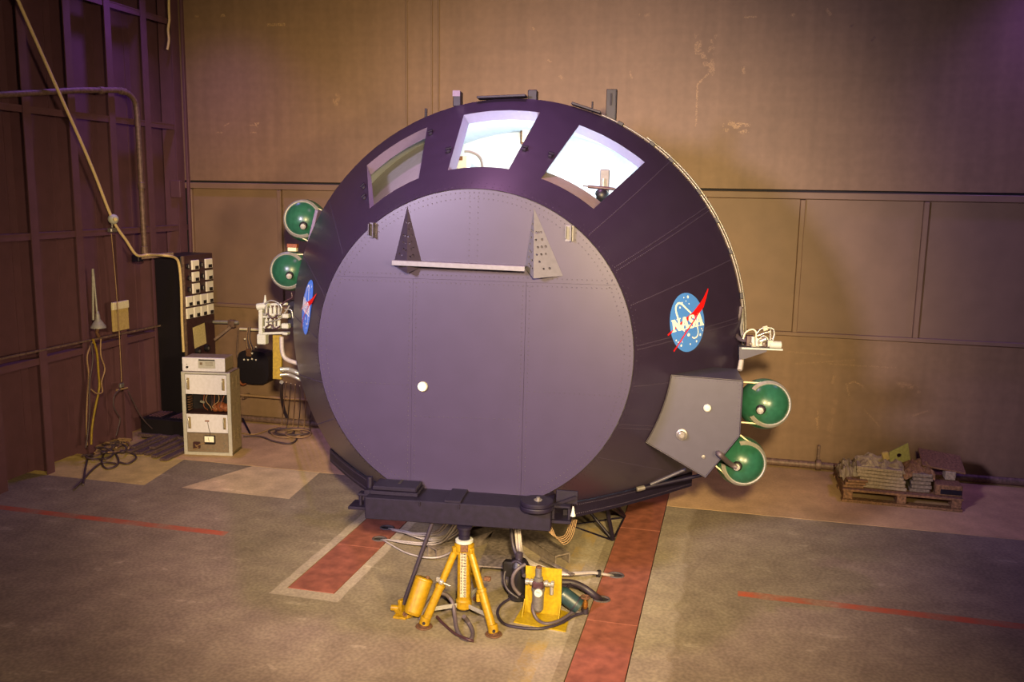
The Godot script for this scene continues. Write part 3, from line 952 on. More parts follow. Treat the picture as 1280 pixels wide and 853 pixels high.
	make(MB.new().at(CT).prism(full, 0.115, lay), "base_tray", M.frame_black, cap)
	b = MB.new().at(CT)
	for k in outline.size() - 2:
		for sd in [-1.0, 1.0]:
			for i in 8:
				var p := outline[k].lerp(outline[k + 1], i / 8.0)
				var dir := (outline[k + 1] - outline[k]).normalized()
				var nrm := Vector3(-dir.y * sd, 0, dir.x)
				for y in [-0.025, -0.095]:
					b.rivet(Vector3(p.x * sd, -R0 + y, p.y), nrm, 0.005)
	make(b, "tray_rivets", M.rivet_dark, cap).set_meta("kind", "stuff")
	# bulkhead: backing disc and four plates with gaps
	make(MB.new().at(CT).lathe([Vector2(0, -0.04), Vector2(R0 - 0.002, -0.04), Vector2(R0 - 0.002, -0.004), Vector2(0, -0.004)], 96, Transform3D(Basis(Vector3(1, 0, 0), Vector3(0, 0, 1), Vector3(0, -1, 0)), Vector3.ZERO)), "bulkhead_backing", M.groove, cap)
	var circle := PackedVector2Array()
	for i in 120:
		circle.append(Vector2(cos(TAU * i / 120.0), sin(TAU * i / 120.0)) * (R0 - 0.006))
	for rc in [[-1.3, 1.3, 0.511, 1.3], [-1.3, -0.4356, -1.3, 0.5098], [-0.4344, 0.3842, -1.3, 0.5098], [0.3862, 1.3, -1.3, 0.5098]]:
		var rect := PackedVector2Array([Vector2(rc[0], rc[2]), Vector2(rc[1], rc[2]), Vector2(rc[1], rc[3]), Vector2(rc[0], rc[3])])
		for poly in Geometry2D.intersect_polygons(circle, rect):
			make(MB.new().at(CT).prism(poly, 0.01, Transform3D(Basis.IDENTITY, Vector3(0, 0, -0.004))), "bulkhead_plate", M.bulkhead_paint, cap)
	b = MB.new().at(CT)
	for rr in [1.125, 1.085]:
		var m := int(TAU * rr / 0.034)
		for i in m:
			var t := TAU * i / m
			b.rivet(Vector3(sin(t) * rr, cos(t) * rr, 0.006), Vector3(0, 0, 1), 0.0045)
	for x in [-0.46, -0.41, 0.36, 0.41]:
		flat_row(b, Vector2(x, 0.48), Vector2(x, -1.1), 0.006, 0.0045, 0.032)
	for y in [0.54, 0.485]:
		flat_row(b, Vector2(-1.05, y), Vector2(1.05, y), 0.006, 0.0045, 0.034)
	flat_row(b, Vector2(0.43, -0.262), Vector2(1.1, -0.262), 0.006, 0.0045, 0.034)
	flat_row(b, Vector2(-1.05, -0.262), Vector2(-0.47, -0.262), 0.006, 0.0045, 0.034)
	flat_row(b, Vector2(-0.4, -0.49), Vector2(0.35, -0.47), 0.006, 0.0045, 0.034)
	for x in [-0.03, 0.03]:
		flat_row(b, Vector2(x, 1.1), Vector2(x, 0.57), 0.006, 0.0045, 0.036)
	make(b, "bulkhead_rivets", M.rivet_light, cap).set_meta("kind", "stuff")
	# round white plug
	var kp := on_disc(529, 483, 0.0)
	b = MB.new().at(CT)
	b.lathe([Vector2(0.036, 0.0), Vector2(0.036, 0.02), Vector2(0.031, 0.028), Vector2(0.0, 0.031)], 20, Transform3D(Basis(Vector3(1, 0, 0), Vector3(0, 0, 1), Vector3(0, -1, 0)), Vector3(kp.x, kp.y, 0.006)))
	make(b, "plug", M.white_part, cap)
	# folded gusset brackets and the shelf angle between them
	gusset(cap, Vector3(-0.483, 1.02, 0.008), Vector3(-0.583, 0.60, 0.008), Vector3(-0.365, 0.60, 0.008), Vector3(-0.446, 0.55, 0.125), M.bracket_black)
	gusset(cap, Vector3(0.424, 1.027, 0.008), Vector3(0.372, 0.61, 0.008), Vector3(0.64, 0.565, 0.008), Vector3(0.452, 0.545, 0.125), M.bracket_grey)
	b = MB.new().at(CT)
	b.bar(Vector3(-0.555, 0.622, 0.135), Vector3(0.392, 0.608, 0.135), 0.006, 0.034, Vector3.UP, 0.002)
	b.bar(Vector3(-0.555, 0.638, 0.075), Vector3(0.392, 0.624, 0.075), 0.12, 0.006, Vector3.UP, 0.002)
	make(b, "shelf_angle", M.bracket_grey, cap)
	for q in [[467, 288, -1.0], [712, 292, 1.0]]:
		var p := on_disc(q[0], q[1], 0.0)
		b = MB.new().at(CT)
		b.box(Vector3(p.x, p.y, 0.009), Vector3(0.06, 0.11, 0.008), 0.002)
		b.box(Vector3(p.x + 0.014, p.y, 0.036), Vector3(0.008, 0.11, 0.06), 0.002)
		b.box(Vector3(p.x - 0.022, p.y + 0.005, 0.03), Vector3(0.008, 0.085, 0.05), 0.002)
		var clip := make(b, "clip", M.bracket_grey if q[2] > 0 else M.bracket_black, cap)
		for y in [-0.03, 0.03]:
			make(MB.new().at(CT).cyl(Vector3(p.x + 0.017, p.y + y, 0.04), Vector3(p.x + 0.021, p.y + y, 0.04), 0.009, 10), "bolt", M.groove, clip)
	# emblems
	emblem(cap, 1.0)
	emblem(cap, -1.0)
	# fairing box low on the flank
	var fz := -0.47
	var fp := PackedVector2Array()
	for k in 9:
		var t := deg_to_rad(lerpf(96.6, 118.6, k / 8.0))
		fp.append(Vector2(sin(t), cos(t)) * 1.425)
	for q in [[881.7, 597], [924.6, 544.5], [928.7, 476]]:
		var p := on_disc(q[0], q[1], fz)
		fp.append(Vector2(p.x, p.y))
	var fr := make(MB.new().at(CT).prism(fp, -0.62, Transform3D(Basis.IDENTITY, Vector3(0, 0, fz))), "side_fairing", M.fairing, cap)
	var lip := MB.new().at(CT)
	for i in fp.size():
		var p := fp[i]
		var q := fp[(i + 1) % fp.size()]
		lip.tube([Vector3(p.x, p.y, fz), Vector3(q.x, q.y, fz)], 0.006, 6)
	make(lip, "seam", M.rivet_light, fr)
	b = MB.new().at(CT)
	for i in fp.size():
		var p := fp[i] * 0.985 + Vector2(0.02, -0.01)
		var q := fp[(i + 1) % fp.size()] * 0.985 + Vector2(0.02, -0.01)
		if i == fp.size() - 2 or i == fp.size() - 1:
			var m := int(p.distance_to(q) / 0.03)
			for k in m:
				var c := p.lerp(q, (k + 0.5) / m)
				b.rivet(Vector3(c.x - 0.012, c.y - 0.012, fz), Vector3(0, 0, 1), 0.005)
	make(b, "rivets", M.rivet_dark, fr).set_meta("kind", "stuff")
	var lz := Basis(Vector3(1, 0, 0), Vector3(0, 0, 1), Vector3(0, -1, 0))
	var k1 := on_disc(884, 510, fz)
	make(MB.new().at(CT).lathe([Vector2(0.028, 0), Vector2(0.028, 0.015), Vector2(0.02, 0.024), Vector2(0, 0.026)], 16, Transform3D(lz, k1)), "plug", M.white_part, fr)
	var k2 := on_disc(852, 543, fz)
	make(MB.new().at(CT).lathe([Vector2(0.042, 0), Vector2(0.042, 0.02), Vector2(0.03, 0.024), Vector2(0.028, 0.05), Vector2(0.018, 0.055), Vector2(0, 0.055)], 16, Transform3D(lz, k2)), "valve_cap", M.steel, fr)
	var k3 := on_disc(879, 571, fz)
	make(MB.new().at(CT).lathe([Vector2(0.014, 0), Vector2(0.014, 0.012), Vector2(0, 0.014)], 10, Transform3D(lz, k3)), "screw", M.steel, fr)
	# tubing along the rear edge with clamps
	for e in 2:
		var pts: Array = []
		for k in 34:
			var t := deg_to_rad(lerpf(22.0 if e == 0 else 34.0, 97.0, k / 33.0))
			var rr := R1 + 0.012 + 0.02 * e
			pts.append(Vector3(sin(t) * rr, cos(t) * rr, -CL - 0.02 - 0.03 * e))
		make(MB.new().at(CT).tube(pts, 0.009, 6), "edge_tube", M.steel, cap)
	for t in [27.0, 36.0, 42.0, 52.0, 60.0, 68.0, 79.0]:
		var r := deg_to_rad(t)
		make(MB.new().at(CT).box(Vector3(sin(r) * (R1 + 0.012), cos(r) * (R1 + 0.012), -CL - 0.03), Vector3(0.05, 0.03, 0.09), 0.004, Basis(Vector3(0, 0, 1), -r)), "tube_clamp", M.frame_black, cap)
	# fittings on the top edge
	make(MB.new().at(CT).box(Vector3(-0.51, 2.0, -1.6), Vector3(0.07, 0.13, 0.09), 0.006), "top_fitting", M.frame_black, cap)
	make(MB.new().at(CT).box(Vector3(-0.515, 2.045, -1.553), Vector3(0.066, 0.05, 0.006), 0.001), "fitting_face", M.reveal, cap)
	make(MB.new().at(CT).box(Vector3(0.15, 2.02, -1.6), Vector3(0.08, 0.11, 0.09), 0.006), "top_fitting", M.frame_black, cap)
	b = MB.new().at(CT)
	b.box(Vector3(0.823, 1.94, -1.6), Vector3(0.09, 0.29, 0.02), 0.004)
	b.box(Vector3(0.86, 1.94, -1.62), Vector3(0.014, 0.29, 0.06), 0.003)
	var pl := make(b, "mast_plate", M.frame_black, cap)
	make(MB.new().at(CT).box(Vector3(0.82, 2.0, -1.587), Vector3(0.016, 0.1, 0.008)), "slot", M.groove, pl)
	make(MB.new().at(CT).tube([Vector3(-0.79, 1.8, -1.58), Vector3(-0.79, 1.92, -1.58)], 0.012, 8), "pin", M.frame_black, cap)
	make(MB.new().at(CT).tube([Vector3(0.664, 1.85, -1.58), Vector3(0.664, 1.98, -1.58)], 0.007, 8), "pin", M.frame_black, cap)
	make(MB.new().at(CT).box(Vector3(-0.1, 2.004, -1.5), Vector3(0.42, 0.02, 0.12), 0.004, Basis(Vector3(0, 0, 1), 0.04)), "top_flap", M.frame_black, cap)
	make(MB.new().at(CT).box(Vector3(0.62, 1.915, -1.52), Vector3(0.26, 0.02, 0.1), 0.004, Basis(Vector3(0, 0, 1), -0.31)), "top_flap", M.frame_black, cap)
	cabin(cap)

func gusset(cap: Node, apex: Vector3, lo_l: Vector3, lo_r: Vector3, fold: Vector3, m: Material) -> void:
	# two perforated triangles meeting in a fold, real holes cut through the sheet
	var o := Node3D.new()
	o.name = "gusset_bracket"
	cap.add_child(o, true)
	var inv := xf_of(o).affine_inverse() * CT
	for e in 2:
		var c: Vector3 = lo_l if e == 0 else lo_r
		var y := (apex - fold).normalized()
		var zz := y.cross(c - fold).normalized()
		if zz.z < 0: zz = -zz
		var x := y.cross(zz).normalized()
		var f := Transform3D(Basis(x, y, zz), fold)
		var fi := f.affine_inverse()
		var pa := fi * apex
		var pc := fi * c
		var comb := CSGCombiner3D.new()
		comb.name = "sheet"
		comb.transform = inv * f
		o.add_child(comb, true)
		var pg := CSGPolygon3D.new()
		pg.name = "triangle"
		pg.polygon = PackedVector2Array([Vector2(0, 0), Vector2(pa.x, pa.y), Vector2(pc.x, pc.y)])
		pg.depth = 0.004
		pg.material = m
		comb.add_child(pg)
		var cnt := 0
		for row in 7:
			for col in 4:
				var v := 0.12 + 0.105 * row
				var u := (0.16 + 0.23 * col + (0.1 if row % 2 == 1 else 0.0))
				if u > 0.85 or rng.randf() < 0.3: continue
				var wide := 1.0 - v
				if wide * absf(pc.x) * 0.23 < 0.016 and col % 2 == 1: continue
				var base := Vector2(pc.x, pc.y) * u * wide
				var p := base + Vector2(pa.x, pa.y) * v
				var cy := CSGCylinder3D.new()
				cy.name = "hole"
				cy.radius = 0.0095 * rng.randf_range(0.8, 1.15)
				cy.height = 0.05
				cy.sides = 10
				cy.operation = CSGShape3D.OPERATION_SUBTRACTION
				cy.material = m
				cy.transform = Transform3D(Basis(Vector3(1, 0, 0), PI / 2), Vector3(p.x, p.y, 0))
				comb.add_child(cy, true)
				cnt += 1

func emblem(cap: Node, side: float) -> void:
	var P := func(u: float, v: float, lift: float) -> Vector3:
		var s := 0.45 + side * u * 0.27 / 1.731
		return cone_at(side * (82.0 - 8.35 * v), s, -lift)
	var N := cone_n(side * 82.0)
	var b := MB.new().at(CT)
	for j in 10:
		for i in 48:
			var a0 := TAU * i / 48.0
			var a1 := TAU * (i + 1) / 48.0
			var r0 := j / 10.0
			var r1 := (j + 1) / 10.0
			b.quad(P.call(cos(a0) * r0, sin(a0) * r0, 0.003), P.call(cos(a1) * r0, sin(a1) * r0, 0.003), P.call(cos(a1) * r1, sin(a1) * r1, 0.003), P.call(cos(a0) * r1, sin(a0) * r1, 0.003), N)
	var o := make(b, "emblem", M.emblem_blue, cap)
	# star specks
	b = MB.new().at(CT)
	for st in [[0.24, 0.83, 0.05], [-0.32, 0.57, 0.035], [-0.43, -0.74, 0.045], [0.79, -0.31, 0.03], [0.7, -0.5, 0.045], [0.47, -0.69, 0.04], [-0.71, -0.52, 0.035], [0.0, 0.85, 0.025], [0.22, 0.6, 0.025], [-0.36, -0.62, 0.025], [-0.15, 0.7, 0.03], [0.08, 0.72, 0.02], [0.85, -0.38, 0.025], [-0.6, -0.6, 0.03], [0.1, -0.75, 0.03], [-0.45, -0.55, 0.02]]:
		for k in 8:
			var a0 := TAU * k / 8.0
			var a1 := TAU * (k + 1) / 8.0
			b.flat(P.call(st[0], st[1], 0.0045), P.call(st[0] + cos(a0) * st[2], st[1] + sin(a0) * st[2], 0.0045), P.call(st[0] + cos(a1) * st[2], st[1] + sin(a1) * st[2], 0.0045), N)
	make(b, "stars", M.emblem_white, o)
	# orbit, open ring that passes behind the lettering
	var path := [[-0.2, -0.25], [-0.38, -0.12], [-0.50, 0.15], [-0.57, 0.44], [-0.54, 0.63], [-0.4, 0.72], [-0.23, 0.69], [0.03, 0.46], [0.35, 0.17], [0.52, -0.16], [0.57, -0.41], [0.49, -0.54], [0.32, -0.57], [0.21, -0.52]]
	var pts: Array = []
	for q in path: pts.append(Vector3(q[0], q[1], 0))
	pts = spline(pts, 5)
	b = MB.new().at(CT)
	for i in pts.size() - 1:
		var d: Vector3 = (pts[i + 1] - pts[i]).normalized()
		var w0 := 0.045 * (1.0 - 0.55 * float(i) / pts.size())
		var o2 := Vector3(-d.y, d.x, 0) * w0
		var A: Vector3 = pts[i] + o2
		var B: Vector3 = pts[i] - o2
		var C: Vector3 = pts[i + 1] - o2
		var D: Vector3 = pts[i + 1] + o2
		b.quad(P.call(A.x, A.y, 0.005), P.call(B.x, B.y, 0.005), P.call(C.x, C.y, 0.005), P.call(D.x, D.y, 0.005), N)
	var dot := Vector2(0.0, -0.42)
	for k in 8:
		var a0 := TAU * k / 8.0
		var a1 := TAU * (k + 1) / 8.0
		b.flat(P.call(dot.x, dot.y, 0.0055), P.call(dot.x + cos(a0) * 0.08, dot.y + sin(a0) * 0.055, 0.0055), P.call(dot.x + cos(a1) * 0.08, dot.y + sin(a1) * 0.055, 0.0055), N)
	make(b, "orbit_ring", M.emblem_white, o)
	# red wing
	b = MB.new().at(CT)
	var upper := [[-1.18, -0.24], [-0.53, 0.02], [-0.09, 0.17], [0.35, 0.29], [0.91, 0.54], [1.13, 0.65], [1.52, 0.89]]
	var lower := [[-1.17, -0.30], [-0.5, -0.03], [0.0, 0.06], [0.41, 0.13], [0.72, 0.20], [1.03, 0.35], [1.50, 0.83]]
	for i in upper.size() - 1:
		for k in 4:
			var f0 := k / 4.0
			var f1 := (k + 1) / 4.0
			b.quad(P.call(lerpf(upper[i][0], upper[i + 1][0], f0), lerpf(upper[i][1], upper[i + 1][1], f0), 0.006), P.call(lerpf(upper[i][0], upper[i + 1][0], f1), lerpf(upper[i][1], upper[i + 1][1], f1), 0.006), P.call(lerpf(lower[i][0], lower[i + 1][0], f1), lerpf(lower[i][1], lower[i + 1][1], f1), 0.006), P.call(lerpf(lower[i][0], lower[i + 1][0], f0), lerpf(lower[i][1], lower[i + 1][1], f0), 0.006), N)
	make(b, "red_wing", M.emblem_red, o)
	# lettering, pressed onto the cone
	var tm := TextMesh.new()
	var sf := SystemFont.new()
	sf.font_names = PackedStringArray(["Droid Serif"])
	sf.font_weight = 700
	tm.font = sf
	tm.text = "NASA"
	tm.font_size = 64
	tm.pixel_size = 0.01
	tm.depth = 0.0
	tm.curve_step = 1.0
	var ar := tm.get_mesh_arrays()
	var tv: PackedVector3Array = ar[Mesh.ARRAY_VERTEX]
	var ti: PackedInt32Array = ar[Mesh.ARRAY_INDEX]
	var box := AABB(tv[0], Vector3.ZERO)
	for p in tv: box = box.expand(p)
	b = MB.new().at(CT)
	for sh in [-0.03, 0.0, 0.03]:
		for i in range(0, ti.size(), 3):
			var q: Array = []
			for k in 3:
				var p := tv[ti[i + k]]
				q.append(P.call((p.x - box.get_center().x) / box.size.x * 1.8 + sh, (p.y - box.get_center().y) / box.size.y * 0.44, 0.0070 + 0.01 * (sh + 0.03)))
			b.flat(q[0], q[1], q[2], N)
	make(b, "lettering", M.emblem_white, o)
	# thin lower arm of the wing, over the lettering
	b = MB.new().at(CT)
	var arm := [[0.86, 0.35], [0.55, 0.14], [-0.19, -0.33], [-0.88, -0.89]]
	for i in arm.size() - 1:
		for k in 4:
			var p0 := Vector2(arm[i][0], arm[i][1]).lerp(Vector2(arm[i + 1][0], arm[i + 1][1]), k / 4.0)
			var p1 := Vector2(arm[i][0], arm[i][1]).lerp(Vector2(arm[i + 1][0], arm[i + 1][1]), (k + 1) / 4.0)
			var o3 := (p1 - p0).orthogonal().normalized() * 0.026
			b.quad(P.call(p0.x + o3.x, p0.y + o3.y, 0.0085), P.call(p0.x - o3.x, p0.y - o3.y, 0.0085), P.call(p1.x - o3.x, p1.y - o3.y, 0.0085), P.call(p1.x + o3.x, p1.y + o3.y, 0.0085), N)
	make(b, "red_arm", M.emblem_red, o)

func cabin(cap: Node) -> void:
	# tubes in the cab, out of view, placed to light the windows from inside
	for q in [[Vector3(1.0, 0.75, -1.9), 0.8], [Vector3(0.15, 1.0, -1.5), 1.0]]:
		var p: Vector3 = q[0]
		var o := MB.new().at(CT)
		o.tube([p - Vector3(0.3, 0, 0), p + Vector3(0.3, 0, 0)], 0.02, 10)
		make(o, "unseen_tube", M.lamp_glass, cap)
		var l := OmniLight3D.new()
		l.name = "unseen_tube_light"
		l.light_color = Color(0.88, 0.97, 1.0)
		l.light_energy = q[1]
		l.omni_range = 30.0
		l.omni_attenuation = 2.0
		l.light_size = 0.06
		l.shadow_enabled = true
		cap.add_child(l)
		l.transform = xf_of(cap).affine_inverse() * CT * Transform3D(Basis.IDENTITY, p + Vector3(0, 0.06, 0.0))
	# grey panel behind the first window
	var g := MB.new().at(CT)
	for i in 12:
		for j in 8:
			cone_cell(g, lerpf(-62, -15, i / 12.0), lerpf(-62, -15, (i + 1) / 12.0), lerpf(-62, -15, i / 12.0), lerpf(-62, -15, (i + 1) / 12.0), lerpf(0.12, 1.3, j / 8.0), lerpf(0.12, 1.3, (j + 1) / 8.0), 0.24, 1.0)
	make(g, "side_panel", M.cabin_grey, cap)
	# cream locker on the rear wall, instrument box with a cable
	var lk := on_disc(662, 167, -2.45)
	var fr := make(MB.new().at(CT).box(Vector3(lk.x + 0.06, lk.y + 0.03, -2.5), Vector3(0.3, 0.26, 0.1), 0.008), "locker_frame", M.rust, cap)
	make(MB.new().at(CT).box(Vector3(lk.x + 0.06, lk.y + 0.03, -2.445), Vector3(0.26, 0.22, 0.02), 0.004), "door", M.cream, fr)
	make(MB.new().at(CT).box(Vector3(lk.x + 0.0, lk.y - 0.05, -2.43), Vector3(0.03, 0.025, 0.01)), "catch", M.rust, fr)
	var ib := on_disc(576, 198, -1.3)
	var bx := make(MB.new().at(CT).box(Vector3(ib.x - 0.05, ib.y - 0.08, -1.36), Vector3(0.22, 0.2, 0.12), 0.008), "instrument_box", M.cabin_white, cap)
	make(MB.new().at(CT).box(Vector3(ib.x, ib.y + 0.0, -1.297), Vector3(0.03, 0.034, 0.008)), "switch", M.rust, bx)
	var c1 := on_disc(588, 190, -1.3)
	var c2 := on_disc(603, 207, -1.3)
	make(MB.new().at(CT).tube(spline([c1 - Vector3(0.05, 0, 0), c1, c1.lerp(c2, 0.5) + Vector3(0.02, 0.02, 0), c2, c2 + Vector3(0.02, -0.2, 0)]), 0.012, 6), "cable", M.cabin_grey, bx)
	# sight instrument seen through the third window
	var s := on_disc(752, 241, -0.95)
	var bs := make(MB.new().at(CT).box(s + Vector3(0.015, 0.06, -0.08), Vector3(0.075, 0.25, 0.06), 0.006), "sight_body", M.bracket_grey, cap)
	make(MB.new().at(CT).ball(s + Vector3(0, -0.02, 0), 0.055, 16, 10), "ball_housing", M.black_plastic, bs)
	var b := MB.new().at(CT)
	b.tube([s + Vector3(-0.11, 0.045, 0.0), s + Vector3(0.1, 0.03, 0.0)], 0.013, 8)
	b.tube([s + Vector3(-0.15, 0.05, 0.0), s + Vector3(0.13, 0.03, 0.0)], 0.006, 6)
	make(b, "cross_bar", M.dark_panel, bs)
	make(MB.new().at(CT).cyl(s + Vector3(0.01, 0.03, -0.02), s + Vector3(0.01, 0.11, -0.03), 0.014, 10), "eyepiece", M.chrome, bs)

# ---- beam, weights, base and stand under the cab
func undercarriage() -> void:
	var turn := 0.095
	var bx := Vector3(cos(turn), 0, -sin(turn))
	var bz := Vector3(sin(turn), 0, cos(turn))
	var B := Basis(bx, Vector3.UP, bz)
	var fc := Vector3(-1.845, 0, -5.965)          # middle of the beam's front face
	var y0 := 0.722
	var y1 := 0.885
	var len := 1.36
	var dep := 0.36
	var bc := fc - bz * dep * 0.5
	var o := thing("support_beam", "dark steel box beam under the round bulkhead, carried by the yellow jack", "beam", Vector3(bc.x, y0, bc.z), "", B)
	var b := MB.new()
	b.box(Vector3(bc.x, (y0 + y1) * 0.5, bc.z), Vector3(len, y1 - y0, dep), 0.006, B)
	make(b, "box_section", M.frame_black, o)
	make(MB.new().box(fc + bx * -0.03 - bz * 0.17 + Vector3(0, y1 + 0.008, 0), Vector3(0.12, 0.016, 0.33), 0.003, B), "cross_strap", M.frame_black, o)
	b = MB.new()
	for x in [-0.27, 0.02]:
		b.box(fc + bx * x + bz * 0.004 + Vector3(0, y1 - 0.02, 0), Vector3(0.012, 0.03, 0.01), 0.002, B)
	make(b, "weld_tab", M.frame_black, o)
	# end brackets
	for sd in [-1.0, 1.0]:
		var e: Vector3 = fc + bx * (len * 0.5 * sd) - bz * 0.12
		b = MB.new()
		b.box(e + bx * 0.07 * sd + Vector3(0, y0 + 0.06, 0), Vector3(0.14, 0.022, 0.16), 0.003, B)
		if sd < 0:
			b.box(e + bx * -0.035 + Vector3(0, y1 - 0.012, 0.0), Vector3(0.09, 0.016, 0.08), 0.003, B)
			b.cyl(e + bx * -0.06 + Vector3(0, y0 + 0.06, 0.02), e + bx * -0.06 + Vector3(0, y1 + 0.0, 0.02), 0.014, 10)
			b.cyl(e + bx * -0.02 + Vector3(0, y1, -0.06), e + bx * -0.02 + Vector3(0, y1 + 0.1, -0.06), 0.024, 10)
			b.box(e + bx * -0.01 + Vector3(0, y0 + 0.12, -0.02), Vector3(0.05, 0.13, 0.1), 0.003, B)
		else:
			b.box(e + bx * 0.012 + Vector3(0, y0 + 0.11, 0.03), Vector3(0.02, 0.12, 0.03), 0.003, B)
			b.box(e + bx * 0.125 + Vector3(0, y0 + 0.11, 0.03), Vector3(0.02, 0.12, 0.03), 0.003, B)
			b.box(e + bx * 0.07 + Vector3(0, y0 + 0.165, 0.03), Vector3(0.13, 0.016, 0.06), 0.003, B)
			b.box(e + bx * 0.09 + Vector3(0, y0 + 0.1, -0.05), Vector3(0.05, 0.1, 0.02), 0.003, B)
			b.box(e + bx * 0.08 + Vector3(0, y1 + 0.02, -0.12), Vector3(0.16, 0.10, 0.02), 0.004, B)
			b.bar(e + bx * 0.02 + Vector3(0, y1 - 0.01, -0.04), e + bx * 0.15 + Vector3(0, y1 + 0.03, -0.1), 0.02, 0.02)
		make(b, "end_bracket", M.frame_black, o)
	var hk := fc + bx * (len * 0.5 + 0.15) - bz * 0.08
	make(MB.new().lathe([Vector2(0.0, -0.0), Vector2(0.02, 0.0), Vector2(0.012, 0.03), Vector2(0.005, 0.07), Vector2(0, 0.07)], 10, Transform3D(Basis.IDENTITY, hk + Vector3(0, y0 + 0.1, 0))), "nipple", M.white_part, o)
	# square ballast weight, two slabs and a slot
	var wp := on_y(495, 616, y1)
	o = thing("square_weight", "square black ballast weight of two slabs with a slot, lying on the beam", "weight", wp, "", B)
	b = MB.new()
	b.box(wp + Vector3(0, 0.014, -0.03), Vector3(0.36, 0.028, 0.21), 0.004, B)
	make(b, "lower_slab", M.frame_black, o)
	make(MB.new().box(wp + Vector3(0.0, 0.044, -0.032), Vector3(0.335, 0.032, 0.19), 0.008, B), "upper_slab", M.frame_black, o)
	make(MB.new().box(wp + Vector3(0.01, 0.061, -0.075), Vector3(0.02, 0.004, 0.09), 0.0, B), "slot", M.groove, o)
	# round ballast weights
	var dp := on_y(671, 636, y1)
	o = thing("round_weight", "round black ballast disc, two thick, bolted on the end of the beam", "weight", dp, "", B)
	make(MB.new().lathe([Vector2(0, 0), Vector2(0.118, 0), Vector2(0.122, 0.006), Vector2(0.122, 0.024), Vector2(0.118, 0.03), Vector2(0, 0.03)], 32, Transform3D(B, dp)), "lower_disc", M.frame_black, o)
	make(MB.new().lathe([Vector2(0, 0.031), Vector2(0.112, 0.031), Vector2(0.118, 0.036), Vector2(0.118, 0.055), Vector2(0.112, 0.062), Vector2(0, 0.062)], 32, Transform3D(B, dp)), "upper_disc", M.frame_black, o)
	make(MB.new().lathe([Vector2(0.03, 0.062), Vector2(0.03, 0.068), Vector2(0.014, 0.068), Vector2(0.014, 0.084), Vector2(0, 0.084)], 12, Transform3D(B, dp + bx * 0.008)), "bolt", M.steel, o)
	# pedestal: column and three channel legs on the floor
	var hub := Vector3(-1.86, 0, -7.75)
	o = thing("pedestal", "grey steel pedestal with channel legs on the floor under the cab", "pedestal", hub)
	make(MB.new().cyl(hub, hub + Vector3(0, 0.55, 0), 0.2, 24, 0.01), "column", M.channel_grey, o)
	make(MB.new().cyl(hub + Vector3(0, 0.42, 0), hub + Vector3(0, 0.545, 0), 0.36, 24, 0.01), "collar", M.channel_grey, o)
	for e in [[on_y(540, 697), 0.13], [on_y(703, 706), 0.15], [on_y(618, 722), 0.27]]:
		var tip: Vector3 = e[0]
		var w: float = e[1]
		var d := (tip - hub).normalized()
		var side := d.cross(Vector3.UP).normalized()
		b = MB.new()
		b.bar(hub + Vector3(0, 0.1, 0), tip + Vector3(0, 0.085, 0), w, 0.012)
		for s2 in [-1.0, 1.0]:
			b.bar(hub + side * s2 * (w * 0.5 - 0.006) + Vector3(0, 0.05, 0), tip + side * s2 * (w * 0.5 - 0.006) + Vector3(0, 0.045, 0), 0.012, 0.09)
		make(b, "leg", M.channel_grey, o)
	# tubular stand beneath the flank
	var f1 := on_y(766, 677)
	var f2 := on_y(780, 648)
	var f3 := on_y(712, 657)
	var tt := on_z(757, 628, f1.z + 0.12)
	var t2 := on_z(768, 628, f2.z + 0.25)
	o = thing("tube_stand", "small triangulated stand of thin dark tubes beside the red trench plates", "stand", (f1 + f2 + f3) / 3.0)
	for q in [[f1, tt, 0.02], [f2, t2, 0.02], [f1, f2, 0.01], [f1, f3, 0.009], [f2, f3, 0.009], [f1, tt + (f3 - tt) * 0.42, 0.014], [tt, t2, 0.012], [f2, tt, 0.012]]:
		make(MB.new().tube([q[0] + Vector3(0, q[2], 0), q[1]], q[2], 8), "tube", M.frame_black, o)
	# strut rods along the tray edge
	var r1 := on_z(800, 611, -7.1)
	var r2 := on_z(878, 594, -7.35)
	var st := thing("strut_rod", "long thin dark rod slanting along the tray edge of the cab", "rod", r1)
	make(MB.new().tube([r1, r2], 0.016, 8), "shaft", M.frame_black, st)
	make(MB.new().cyl(r1 - (r2 - r1).normalized() * 0.03, r1 + (r2 - r1).normalized() * 0.04, 0.02, 10, 0.003), "rod_end", M.steel, st)
	var r3 := on_z(813, 606, -7.12)
	var r4 := on_z(857, 587, -7.2)
	var st2 := thing("strut_rod", "short pale rod above the dark rod on the tray edge", "rod", r3)
	make(MB.new().tube([r3, r4], 0.014, 8, true), "shaft", M.fairing, st2)

